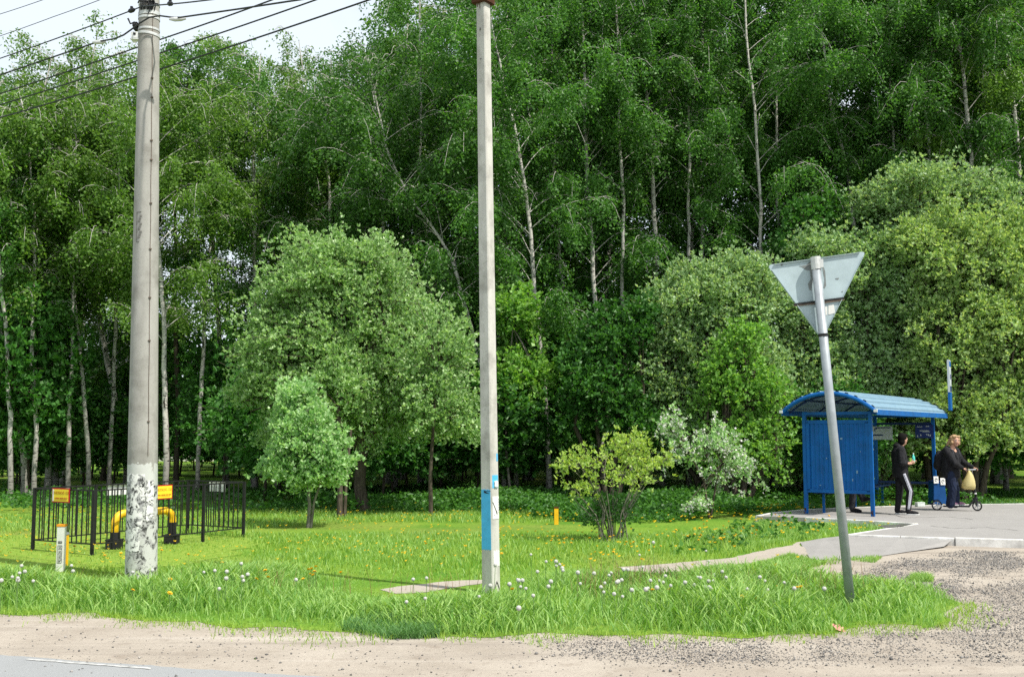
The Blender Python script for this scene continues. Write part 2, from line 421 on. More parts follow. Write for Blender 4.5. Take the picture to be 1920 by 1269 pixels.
# bus stop pavement with its kerbs
pb = px_poly([(1420, 967), (1450, 961), (1510, 955), (1600, 951), (1700, 948), (1790, 946), (1920, 944)], .12)
pfr = px_poly([(1920, 1013), (1790, 1009), (1590, 1002), (1720, 982), (1640, 977), (1510, 970)], .12)
far_b = pb[-1] + (pb[-1] - pb[-2]).normalized() * 30; far_f = plat_front[2] + pf_dir * 30
plat_poly = pb + [far_b, far_f] + pfr
mb = MB(); mb.prism([(p.x, p.y) for p in plat_poly], -.05, .12); tag(mb.build('bus_stop_pavement', M['pavement']), kind='structure')
def kerb(pts, wd, z1, name='kerb'):
    mb = MB()
    for a, b in zip(pts[:-1], pts[1:]):
        L = (b - a).length; k = max(1, round(L / 1.0))
        for i in range(k):
            p, q = a.lerp(b, (i + .006) / k), a.lerp(b, (i + .994) / k)
            p = Vector((p.x, p.y, z1 / 2 - .03)); q = Vector((q.x, q.y, z1 / 2 - .03)); mb.bar(p, q, wd, z1 + .06)
    return tag(mb.build(name, M['kerb'], bevel=.008), kind='structure')
kerb([pfr[1], pfr[0], far_f], .15, .135); kerb(pb + [far_b], .10, .128); kerb([pfr[2], pfr[1]], .12, .126); kerb([pfr[5], pfr[4], pfr[3]], .10, .130); kerb([pfr[3], pfr[2]], .08, .124)

# ------------------------------------------------------------------ grass and other ground cover (nobody could count it)
def blades(P, h, wd, lean, seed, segs=2, base_z=0.0):
    """P (n,2) feet; returns vertices and faces of bent, tapering blades"""
    g = np.random.default_rng(seed); n = len(P)
    h = np.asarray(h) * np.ones(n); wd = np.asarray(wd) * np.ones(n)
    az = g.uniform(0, 2 * np.pi, n); d = np.stack([np.cos(az), np.sin(az)], 1); s = np.stack([-d[:, 1], d[:, 0]], 1)
    tw = g.uniform(0, 2 * np.pi, n); s = np.stack([np.cos(tw), np.sin(tw)], 1)
    ln = lean * g.uniform(.25, 1.0, n) * h
    V = []
    ts = [0, .5, .85] if segs == 2 else [0, .6]
    for tt, ww in zip(ts, ([1, .8, .45] if segs == 2 else [1, .7])):
        c = P + d * (ln * tt ** 1.8)[:, None]; z = base_z + h * (tt - .22 * lean * tt ** 2)
        for sg in (-1, 1):
            V.append(np.concatenate([c + sg * s * (wd * ww * .5)[:, None], z[:, None]], 1))
    tip = np.concatenate([P + d * (ln * 1.12)[:, None], (base_z + h * (1 - .3 * lean))[:, None]], 1)
    V.append(tip); k = len(V); V = np.stack(V, 1).reshape(-1, 3)
    b = (np.arange(n) * k)[:, None]
    q = [b + np.array([[0, 1, 3, 2]])] + ([b + np.array([[2, 3, 5, 4]])] if segs == 2 else [])
    t_ = b + np.array([[k - 3, k - 2, k - 1]])
    return V, np.concatenate(q), t_
def blade_obj(name, P, h, wd, lean, seed, mat, segs=2, label=None):
    V, q, tr = blades(P, h, wd, lean, seed, segs)
    return tag(put(name, np_mesh(name, V, [q, tr]), mat), label, 'grass', kind='stuff')
def scatter(poly, n, seed):
    g = np.random.default_rng(seed); a = np.array([(p[0], p[1]) for p in poly]); lo, hi = a.min(0), a.max(0); out = []
    tot = 0
    while tot < n:
        p = g.uniform(lo, hi, (n * 2, 2)); p = p[inside(p, a)]; out.append(p); tot += len(p)
    return np.concatenate(out)[:n]
def fnoise(P, sc, seed):
    """cheap smooth noise in 0..1"""
    g = np.random.default_rng(seed); r = np.zeros(len(P))
    for k in range(7):
        a = g.uniform(0, 2 * np.pi); f = sc * g.uniform(.5, 1.8); r += np.sin((P[:, 0] * np.cos(a) + P[:, 1] * np.sin(a)) * f + g.uniform(0, 6.3))
    return np.clip(.5 + r / 7, 0, 1)
bare = [bare_poly, path_poly, path2, ramp_poly, plat_poly]
def off_bare(P, which=bare):
    k = np.ones(len(P), bool)
    for q in which: k &= ~inside(P, [(p.x, p.y) for p in q])
    return P[k]
vb = vb + [vb[-1] - rd * 8]
verge = [front[1] - rd * 8] + front[1:] + vb
P = scatter(verge, 78000, 11); P = P[~inside(P, [(p.x, p.y) for p in path2])]; P = P[~inside(P, [(p.x, p.y) for p in path_poly])]
cl = fnoise(P, 2.6, 3); P = P[rng.random(len(P)) < .35 + .65 * cl]; cl = fnoise(P, 2.6, 3); c2 = fnoise(P, 9, 5)
fr = np.array([(p.x, p.y) for p in front]); 
edge_d = np.min([np.hypot(P[:, 0] - q[0], P[:, 1] - q[1]) for q in [np.array((a.lerp(b, s).x, a.lerp(b, s).y)) for a, b in zip(front[1:-1], front[2:]) for s in (0, .33, .66)]], 0)
bp_ = np.array([(a.lerp(b, s).x, a.lerp(b, s).y) for a, b in zip(vb[:-1], vb[1:]) for s in (0, .25, .5, .75)])
back_d = np.min([np.hypot(P[:, 0] - q[0], P[:, 1] - q[1]) for q in bp_], 0)
hh = (.13 + .25 * cl + .10 * c2) * np.clip(.30 + edge_d * 1.1, .3, 1) * np.clip(.34 + back_d * .55, .3, 1) * rng.uniform(.55, 1.35, len(P))
p2c = np.array([(p.x, p.y) for p in path2]); lowz = np.clip((np.min([np.hypot((P[:, 0] - q[0]), (P[:, 1] - q[1]) * np.where(P[:, 1] < q[1], .75, 1.5)) for q in p2c], 0) - .05) / 2.0, .15, 1); hh = hh * lowz
blade_obj('tall_grass', P, hh, rng.uniform(.007, .020, len(P)) * np.clip(hh / .22, .5, 1.2), .9, 21, M['grass_tall'], label='tall fresh green grass along the sandy road edge')
P = scatter(px_poly([(1240, 1092), (1300, 1074), (1345, 1065), (1402, 1063), (1442, 1056), (1480, 1046), (1520, 1052), (1545, 1058), (1500, 1072), (1400, 1084), (1300, 1096)]), 16000, 12)
P = np.concatenate([P, off_bare(scatter(px_poly([(1255, 1040), (1330, 1000), (1420, 982), (1500, 984), (1560, 1000), (1500, 1012), (1400, 1034)]), 9000, 55)), off_bare(scatter(px_poly([(1405, 972), (1420, 965), (1450, 972), (1520, 976), (1640, 984), (1560, 990), (1440, 986)]), 5000, 56)), off_bare(scatter(px_poly([(1580, 1050), (1600, 1036), (1655, 1046), (1640, 1056)]), 900, 5), bare[1:])])
blade_obj('tall_grass', P, .04 + .10 * fnoise(P, 3, 9) * rng.uniform(.5, 1.2, len(P)), rng.uniform(.005, .010, len(P)), .7, 22, M['grass_tall'], label='bright grass clump between the footpath and the flowering verge')
P = scatter(px_poly([(1700, 1092), (1712, 1080), (1745, 1080), (1752, 1092)]), 900, 5)
blade_obj('grass_tuft', P, rng.uniform(.04, .11, len(P)), .008, .8, 23, M['grass_tall'], label='small grass tuft alone on the gravel')
P = scatter(px_poly([(640, 1183), (680, 1168), (725, 1160), (775, 1166), (822, 1182), (826, 1197), (735, 1200), (690, 1192)]), 7000, 15); P = P[rng.random(len(P)) < .25 + .75 * fnoise(P, 5, 16)]
blade_obj('dark_grass', P, rng.uniform(.06, .17, len(P)), .006, .9, 24, M['grass_dark'], label='dark blue-green grass tuft hanging over the sand')
# the meadow up to the trees
mead = [Vector((-17, 13.0, 0)), Vector((17, 13.0, 0)), Vector((22, 36, 0)), Vector((-24, 36, 0))]
P = off_bare(scatter(mead, 330000, 31)); P = P[~inside(P, [(p.x, p.y) for p in verge])]
keep = rng.random(len(P)) < np.clip(1.25 - (P[:, 1] - 13) / 26, .28, 1); P = P[keep]
worn = px_poly([(-300, 1065), (470, 1062), (470, 1010), (300, 1000), (-300, 1000)])
wi = inside(P, [(p.x, p.y) for p in worn]); cl = fnoise(P, 1.1, 41); P_ = P
hh = np.where(wi, .02 + .03 * cl, .04 + .09 * cl) * rng.uniform(.55, 1.3, len(P)) * np.clip((P[:, 1] - 8) / 8, .7, 1.25)
drop = wi & (rng.random(len(P)) < .2 + .6 * fnoise(P, 2.2, 44)); P = P[~drop]; hh = hh[~drop]; wi = wi[~drop]; sel = rng.random(len(P)) < np.where(wi, .7, .10 + .9 * fnoise(P, .9, 43))
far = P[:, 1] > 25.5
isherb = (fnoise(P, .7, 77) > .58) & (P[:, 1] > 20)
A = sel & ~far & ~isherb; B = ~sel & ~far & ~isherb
blade_obj('meadow_grass', P[A], hh[A], rng.uniform(.009, .016, A.sum()), .8, 32, M['grass_short'], 1, 'short yellow-green meadow grass behind the poles')
blade_obj('meadow_grass', P[B], hh[B] * 1.15, rng.uniform(.008, .014, B.sum()), .8, 33, M['grass_tall'], 1, 'fresher green blades mixed through the meadow')
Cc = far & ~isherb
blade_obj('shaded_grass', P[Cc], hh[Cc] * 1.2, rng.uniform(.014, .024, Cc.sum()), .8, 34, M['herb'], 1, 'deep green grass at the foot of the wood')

def leaf_quads(P, A, L, W, seed, fold=.18):
    """diamond leaves: feet P, axes A (unit), lengths L, widths W"""
    g = np.random.default_rng(seed); n = len(P); L = (L * np.ones(n))[:, None]; W = (W * np.ones(n))[:, None]
    r = g.normal(size=(n, 3)); s = np.cross(A, r); s /= np.linalg.norm(s, axis=1, keepdims=True) + 1e-9
    nn = np.cross(s, A)
    V = np.stack([P, P + A * L * .45 + s * W * .5 + nn * W * fold, P + A * L - nn * L * .12, P + A * L * .45 - s * W * .5 + nn * W * fold], 1).reshape(-1, 3)
    return V, (np.arange(n) * 4)[:, None] + np.array([[0, 1, 2, 3]])
def unit(v): return v / (np.linalg.norm(v, axis=1, keepdims=True) + 1e-9)
# broad-leaved herbs under the trees
H = off_bare(scatter(px_poly([(1000, 972), (1090, 980), (1250, 980), (1400, 966), (1440, 952), (1300, 925), (640, 922), (560, 945), (860, 955), (960, 962)]), 5200, 61))
H2 = off_bare(scatter([Vector((-14, 25, 0)), Vector((12, 24.5, 0)), Vector((14, 34, 0)), Vector((-17, 34, 0))], 3000, 62))
H3 = off_bare(scatter(px_poly([(1255, 1040), (1330, 1000), (1420, 982), (1500, 984), (1560, 1000), (1500, 1012), (1400, 1034)]), 50, 63)); H = np.concatenate([H, H2, H3])
g = np.random.default_rng(64); mk = ground(1043, 983); H = H[~((np.abs(H[:, 0] - mk.x) < .5) & (H[:, 1] < mk.y + .15) & (H[:, 1] > mk.y - 4))]; k = 9; hz = .05 + .28 * fnoise(H, 1.3, 65) * g.uniform(.5, 1.2, len(H)); hz *= np.clip((H[:, 1] - 16) / 9, .3, 1)
PP = np.repeat(np.concatenate([H, hz[:, None]], 1), k, 0) + g.normal(size=(len(H) * k, 3)) * np.array([.07, .07, .05]); PP[:, 2] = np.clip(PP[:, 2], .01, None)
AA = unit(g.normal(size=PP.shape) * np.array([1, 1, .35]) + np.array([0, 0, .15]))
V, q = leaf_quads(PP, AA, g.uniform(.06, .13, len(PP)), g.uniform(.04, .08, len(PP)), 66)
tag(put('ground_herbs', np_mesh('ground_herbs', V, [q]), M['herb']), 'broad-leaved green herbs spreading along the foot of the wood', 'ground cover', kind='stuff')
# far yellow flowers as one carpet of dots
P = off_bare(scatter([Vector((-15, 14.2, 0)), Vector((11, 14.2, 0)), Vector((14, 26.5, 0)), Vector((-17, 26.5, 0))], 4200, 71))
P = P[~inside(P, [(p.x, p.y) for p in verge])]; P = P[rng.random(len(P)) < .16 + .84 * fnoise(P, 1.4, 72) ** 2]
n = len(P); r = rng.uniform(.016, .036, n); z = rng.uniform(.08, .19, n); ang = np.linspace(0, 2 * np.pi, 7)[:-1]
V = np.stack([np.stack([P[:, 0] + r * np.cos(a), P[:, 1] + r * np.sin(a), z + .012 * np.sin(a * 2 + 1)], 1) for a in ang], 1)
V = np.concatenate([V, np.stack([P[:, 0], P[:, 1], z - .02], 1)[:, None]], 1).reshape(-1, 3)
b = (np.arange(n) * 7)[:, None]; tr = np.concatenate([b + np.array([[i, (i + 1) % 6, 6]]) for i in range(6)])
tag(put('yellow_flowers', np_mesh('yellow_flowers', V, [tr]), M['petal_yellow']), 'small yellow flowers dotted all over the meadow', 'flowers', kind='stuff')
# dry flower stalks standing in the verge
P = np.concatenate([scatter(px_poly([(1060, 1125), (1120, 1090), (1500, 1092), (1640, 1100), (1660, 1130), (1300, 1140)]), 620, 81), scatter(px_poly([(0, 1110), (900, 1105), (900, 1130), (0, 1120)]), 90, 82)])
V, q, tr = blades(P, rng.uniform(.22, .42, len(P)), .006, .35, 83); hd = []
tag(put('dry_stalks', np_mesh('dry_stalks', V, [q, tr]), M['dry']), 'thin reddish dry stalks standing in the verge grass', 'grass', kind='stuff')

# gravel: dark chips in patches, sparse ones over all the sand
def pebbles(name, P, r, mat, label, seed, z0=.004):
    g = np.random.default_rng(seed); n = len(P)
    o = np.array([[1, 0, 0], [-.5, .87, 0], [-.5, -.87, 0], [.2, .1, .75], [0, 0, -.4]])
    V = o[None] * (r * np.ones(n))[:, None, None] * g.uniform(.6, 1.3, (n, 5, 3)); a = g.uniform(0, 6.28, n); ca, sa = np.cos(a)[:, None], np.sin(a)[:, None]
    X = V[..., 0] * ca - V[..., 1] * sa + P[:, :1]; Y = V[..., 0] * sa + V[..., 1] * ca + P[:, 1:2]; Z = V[..., 2] + z0 + (r * np.ones(n))[:, None] * .25
    V = np.stack([X, Y, Z], 2).reshape(-1, 3); b = (np.arange(n) * 5)[:, None]
    tr = np.concatenate([b + np.array([q]) for q in ([0, 1, 3], [1, 2, 3], [2, 0, 3], [1, 0, 4], [2, 1, 4], [0, 2, 4])])
    return tag(put(name, np_mesh(name, V, [tr]), mat), label, 'gravel', kind='stuff')
t = NT('gravel_stone'); gn = t.n('ShaderNodeNewGeometry')
M['stone'] = t.done(t.bsdf(t.ramp(gn.outputs['Random Per Island'], [(0, (.05, .05, .052)), (.45, (.15, .145, .14)), (.75, (.28, .265, .25)), (1, (.50, .46, .41))]), .85, .2))
gr1 = px_poly([(980, 1188), (1300, 1192), (1560, 1190), (1620, 1165), (1700, 1175), (1760, 1172), (1800, 1135), (1800, 1100), (1920, 1080), (2300, 1090), (2300, 1250), (1700, 1252), (1300, 1258), (1020, 1236)])
gr2 = px_poly([(1560, 1082), (1680, 1045), (1800, 1030), (1930, 1034), (1960, 1062), (1850, 1090), (1850, 1120), (1830, 1140), (1780, 1135), (1700, 1105)])
def grav(poly, n, seed, f=2.2, th=.42):
    P = scatter(poly, n, seed); E = np.array([(a.lerp(b, s).x, a.lerp(b, s).y) for a, b in zip(poly, poly[1:] + poly[:1]) for s in np.linspace(0, .95, 16)])
    d = np.min([np.hypot(P[:, 0] - q[0], P[:, 1] - q[1]) for q in E], 0); k = np.clip(d / .38, 0, 1)
    return P[rng.random(len(P)) < k ** 1.3 * np.clip((.6 * fnoise(P, f, seed + 1) + .4 * fnoise(P, f * 3.7, seed + 2) - th + .25) * 2.2, .04, 1)]
P = grav(gr1, 70000, 91); pebbles('gravel', P, np.clip(rng.lognormal(-5.25, .42, len(P)), .003, .018), M['stone'], 'dark grey gravel chips along the verge and round its right end', 93)
P = grav(gr2, 36000, 95, 2.0, .40); pebbles('gravel', P, np.clip(rng.lognormal(-5.1, .42, len(P)), .003, .020), M['stone'], 'dark gravel patch in front of the bus stop kerb', 96)
P = scatter([Vector((-7, 6.2, 0)), Vector((8.5, 4.6, 0)), Vector((11, 15, 0)), Vector((5.5, 15, 0)), Vector((3.0, 9.4, 0)), Vector((-7, 11.4, 0))], 22000, 97)
P = P[inside(P, [(p.x, p.y) for p in bare_poly])]; P = P[rng.random(len(P)) < .22 + .6 * fnoise(P, 2.5, 98) ** 2]
pebbles('pebbles', P, np.clip(rng.lognormal(-5.05, .45, len(P)), .003, .022), M['stone'], 'scattered small dark pebbles on the pale sand', 99)
# ragged short tufts and bare-rooted grass creeping out over the sand
E = []
for a, b in zip(front[1:-1], front[2:]):
    L = (b - a).length
    for i in range(int(L * 330)):
        s = rng.random(); p = a.lerp(b, s); nrm_ = Vector(((b - a).y, -(b - a).x, 0)).normalized()
        dd = abs(rng.normal(0, .21)) * (.3 + 1.6 * max(0, mnoise.noise(Vector((p.x * 1.9, p.y * 1.9, 6))) + .35)); E.append((p.x + nrm_.x * dd, p.y + nrm_.y * dd))
P = np.array(E); blade_obj('edge_grass', P, rng.uniform(.02, .10, len(P)), rng.uniform(.005, .010, len(P)), .9, 41, M['grass_short'], 1, 'short ragged grass creeping out over the sand')

# worn olive turf round the gas fence, a crack and a flat dark patch on the pavement
t = NT('worn_turf'); c = t.coord('Object'); n2 = t.noise(11, 5, .65, c); M['worn_turf'] = t.done(t.bsdf(t.mix(t.ramp(n2, [(.35, 0), (.65, 1)]), (.125, .240, .028), (.240, .310, .055)), .95, .05, 0, n2, .7, .03))
sheet('worn_turf', rough_edge(px_poly([(-340, 1062), (-100, 1064), (120, 1066), (330, 1060), (430, 1040), (476, 1016), (470, 1004), (330, 1002), (120, 1003), (-340, 1003)]), .2, .13, 12), .004, M['worn_turf'])
M['tar'] = paint('tar', (.055, .053, .05), .9, .3, 12, .1); M['dark_patch'] = paint('dark_patch', (.10, .098, .095), .9, .3, 6, .1)
def strip(name, px, wd, z, mat):
    q = [ground(x, y, z) for x, y in px]; out = []
    for sg in (1, -1):
        for i in (range(len(q)) if sg > 0 else range(len(q) - 1, -1, -1)): d = (q[min(i + 1, len(q) - 1)] - q[max(i - 1, 0)]).normalized(); out.append(q[i] + Vector((-d.y, d.x, 0)) * wd * sg * (.4 + .6 * abs(math.sin(i * 1.7 + .5))))
    return sheet(name, out, z, mat)
sheet('dark_pavement_patch', rough_edge([ground(x, y, .124) for x, y in ((1646, 985), (1690, 981.5), (1712, 982), (1690, 987), (1662, 990))], .1, .02, 2), .124, M['dark_patch'])  # thin dark sheet laid over the pavement at the kerb notch
for k, px in enumerate(([(1745, 985), (1790, 990), (1850, 988), (1930, 996)], [(1660, 962), (1700, 970), (1780, 968), (1840, 975)])): strip('pavement_crack', [(a + (b_ - a) * s, y0 + (y1 - y0) * s + .5 * math.sin(i * 3 + s * 9)) for i, ((a, y0), (b_, y1)) in enumerate(zip(px[:-1], px[1:])) for s in (0, .25, .5, .75)], .012, .125, M['tar'])
# ------------------------------------------------------------------ trees and shrubs
def tube_np(paths, n=5):
    """many tapering tubes: list of (points (k,3), radii (k))"""
    VV, FF, b = [], [], 0
    th = np.arange(n) * 2 * np.pi / n
    for pts, rad in paths:
        pts = np.asarray(pts, float); rad = np.asarray(rad, float); k = len(pts)
        d = np.gradient(pts, axis=0); d /= np.linalg.norm(d, axis=1, keepdims=True) + 1e-9
        ref = np.array([1., .13, 0]) if abs(d[0, 2]) > .7 else np.array([0.05, 0, 1.])
        a = np.cross(d, ref); a /= np.linalg.norm(a, axis=1, keepdims=True) + 1e-9; c = np.cross(d, a)
        V = pts[:, None] + rad[:, None, None] * (np.cos(th)[None, :, None] * a[:, None] + np.sin(th)[None, :, None] * c[:, None])
        VV.append(V.reshape(-1, 3)); i = np.arange(k - 1)[:, None] * n; j = np.arange(n)[None]; j2 = (j + 1) % n
        FF.append(np.stack([i + j, i + j2, i + n + j2, i + n + j], 2).reshape(-1, 4) + b); b += k * n
    return np.concatenate(VV), np.concatenate(FF)
def bezier(a, b, c, k):
    t = np.linspace(0, 1, k)[:, None]; return (1 - t) ** 2 * a + 2 * t * (1 - t) * b + t * t * c
def path_at(pts, t):
    x = np.asarray(t) * (len(pts) - 1); i = np.clip(x.astype(int), 0, len(pts) - 2); f = (x - i)[..., None]
    return pts[i] * (1 - f) + pts[i + 1] * f

def birch(seed, line, spread=2.3, nbr=46, leaves=17000, crown0=.30, r0=.13, leafL=.13, bark='birch_bark', leaf='birch_leaf', label=None, name='birch_tree', group=None, loc=(0, 0, 0), droop=1.0):
    """line: trunk points relative to the foot (bottom to top)"""
    g = np.random.default_rng(seed); line = np.asarray(line, float); H = line[-1, 2]
    tt = np.linspace(0, 1, 26); seg = np.concatenate([[0], np.cumsum(np.linalg.norm(np.diff(line, axis=0), axis=1))]); seg /= seg[-1]
    tr = np.stack([np.interp(tt, seg, line[:, i]) for i in range(3)], 1)
    for _ in range(2): tr[1:-1] = tr[1:-1] * .5 + (tr[:-2] + tr[2:]) * .25
    wob = np.cumsum(g.normal(0, .035, (26, 3)), 0) * np.array([1, 1, 0]); tr = tr + wob * np.sin(tt * np.pi)[:, None]
    rr = r0 * (1 - tt) ** .75 + .012; rr[0] *= 1.35
    paths = [(tr, rr)]; twigs = []
    for i in range(nbr):
        u = (i + g.random()) / nbr; ht = crown0 + (1.0 - crown0) * u ** .9 * .98
        p0 = path_at(tr, np.array([ht]))[0]; az = g.uniform(0, 6.283) ; L = spread * (.35 + .85 * np.sin(np.pi * min(1, u * .85 + .12)) ) * g.uniform(.6, 1.2) * (1.0 if u < .8 else .75)
        o = np.array([np.cos(az), np.sin(az), 0]); el = g.uniform(.7, 1.3)
        mid = p0 + o * L * .55 + np.array([0, 0, L * el * .6]); end = p0 + o * L + np.array([0, 0, L * g.uniform(.25, .75) * (1 if u < .7 else 1.3)])
        b = bezier(p0, mid, end, 7); paths.append((b, np.linspace(.10 + .9 * (1 - ht), .12, 7) ** 1.0 * r0 * .26 + .004)); twigs.append((b, 1.0, L))
        for j in range(5):
            s = g.uniform(.3, 1.0); q = path_at(b, np.array([s]))[0]; a2 = az + g.normal(0, .9); l2 = L * g.uniform(.25, .5)
            o2 = np.array([np.cos(a2), np.sin(a2), 0]); e2 = q + o2 * l2 + np.array([0, 0, -droop * l2 * g.uniform(-.2, .9)])
            b2 = bezier(q, q + o2 * l2 * .6 + np.array([0, 0, l2 * .35]), e2, 5); paths.append((b2, np.linspace(.009, .004, 5))); twigs.append((b2, .7, l2))
    V, Fq = tube_np(paths[:1], 9); V2, F2 = tube_np(paths[1:], 4); tv = np.concatenate([V, V2]); tf = np.concatenate([Fq, F2 + len(V)])
    wts = np.array([w_ * l_ * (1.0 if p_[0, 2] < .86 * H else .45) for p_, w_, l_ in twigs]); idx = g.choice(len(twigs), leaves // 7, p=wts / wts.sum()); pos = []
    for ti in np.unique(idx):                       # leaves hang in short strings from the twigs
        c = int((idx == ti).sum()); st = path_at(twigs[ti][0], np.clip(g.uniform(.25, 1.08, c), 0, 1))
        st = st + g.normal(0, .10, (c, 3)); hang = g.uniform(.1, .75, c) * droop
        for m in range(7): pos.append(st + np.stack([g.normal(0, .07, c), g.normal(0, .07, c), -hang * (m + g.random(c)) / 7], 1))
    P = np.concatenate(pos); P = P[P[:, 2] > 1.2]; n = len(P)
    A = unit(g.normal(size=(n, 3)) * np.array([.8, .8, .5]) + np.array([0, 0, -.55]))
    LV, LF = leaf_quads(P, A, g.uniform(.7, 1.25, n) * leafL, g.uniform(.55, .85, n) * leafL * .8, seed + 1)
    root = thing(name, label, 'tree', loc, 0, group)
    put('trunk', np_mesh('trunk', tv, [tf], True), M[bark], root); put('crown', np_mesh('crown', LV, [LF]), M[leaf], root)
    return root

def bush(seed, lobes, ntips, per, L, W, leaf, bark, stems, label, cat, name, loc, group=None, inner=.35, up=.6, jit=.13, tr_=.020, stem_r=.06, extra=None, lumpy=1.0):
    """lobes: (cx,cy,cz, rx,ry,rz); sprays of leaf rosettes on twigs that start inside the lobes"""
    g = np.random.default_rng(seed); paths = []; pos = []; axs = []
    vol = np.array([l[3] * l[4] * l[5] for l in lobes]) ** .75; cnt = (ntips * vol / vol.sum()).astype(int) + 3
    for st in stems: paths.append((np.asarray(st[0], float), np.asarray(st[1], float)))
    tops = np.array([st[0][-1] for st in stems], float)
    for lb, c in zip(lobes, cnt):
        ctr = np.array(lb[:3]); rad = np.array(lb[3:6])
        d = unit(g.normal(size=(c * 2, 3))); d = d[d[:, 2] > -.75 + .3 * g.random(len(d))][:c]
        rf = np.where(g.random(len(d)) < .82, g.uniform(.78, 1.06, len(d)), g.uniform(inner, .8, len(d))); rf = np.where(g.random(len(d)) < .09, g.uniform(1.08, 1.28, len(d)), rf)
        lump = 1 + lumpy * .16 * np.sin(d[:, 0] * 5 + seed) * np.sin(d[:, 2] * 6 + seed * 2) + .10 * np.sin(d[:, 1] * 9 + d[:, 0] * 7)
        tip = ctr + d * rad * (rf * lump)[:, None]
        nl = 4 + int(c / 60)
        sub = ctr + unit(g.normal(size=(nl, 3)) + np.array([0, 0, .2])) * rad * .5
        for s_ in sub:
            k = np.argmin(np.linalg.norm(tops - s_, axis=1)); a = tops[k]
            b = bezier(a, (a + s_) / 2 + np.array([0, 0, .25 * rad[2]]), s_, 6); paths.append((b, np.linspace(stem_r * .55, stem_r * .22, 6)))
        for i in range(len(d)):
            k = np.argmin(np.linalg.norm(sub - tip[i], axis=1)); o = sub[k] * .6 + (ctr + (tip[i] - ctr) * .4) * .4
            b = bezier(o, (o + tip[i]) / 2 + np.array([0, 0, .12 * rad[2]]) + g.normal(0, .08, 3), tip[i] + np.array([0, 0, .06 * rad[2]]), 5)
            paths.append((b, np.linspace(tr_, tr_ * .3, 5)))
            t_ = g.beta(2.2, 1.2, per); p = path_at(b, np.clip(t_, 0, 1)) + g.normal(0, jit, (per, 3)); pos.append(p)
            dirv = (b[-1] - b[-3]); dirv = dirv / (np.linalg.norm(dirv) + 1e-9); axs.append(np.repeat((dirv * .55 + np.array([0, 0, up]))[None], per, 0))
    P = np.concatenate(pos); A0 = np.concatenate(axs); P, A0 = P[P[:, 2] > .05], A0[P[:, 2] > .05]; k = 5
    PP = np.repeat(P, k, 0); AA = unit(np.repeat(A0, k, 0) + g.normal(0, .62, (len(PP), 3)))
    PP = PP + AA * g.uniform(0, .03, len(PP))[:, None]
    LV, LF = leaf_quads(PP, AA, g.uniform(.65, 1.25, len(PP)) * L, g.uniform(.7, 1.2, len(PP)) * W, seed + 2)
    tv, tf = tube_np(paths, 5)
    root = thing(name, label, cat, loc, 0, group)
    put('trunk' if cat == 'tree' else 'stems', np_mesh('stems', tv, [tf], True), M[bark], root); put('crown', np_mesh('crown', LV, [LF]), M[leaf], root)
    if extra:
        mat, frac, sz, part = extra; pick = g.random(len(P)) < frac; Q = np.repeat(P[pick], 6, 0) + g.normal(0, .035, (pick.sum() * 6, 3))
        QA = unit(g.normal(size=Q.shape) + np.array([0, -.3, .3])); v, f = leaf_quads(Q, QA, sz, sz * .9, seed + 3); put(part, np_mesh(part, v, [f]), M[mat], root)
    return root

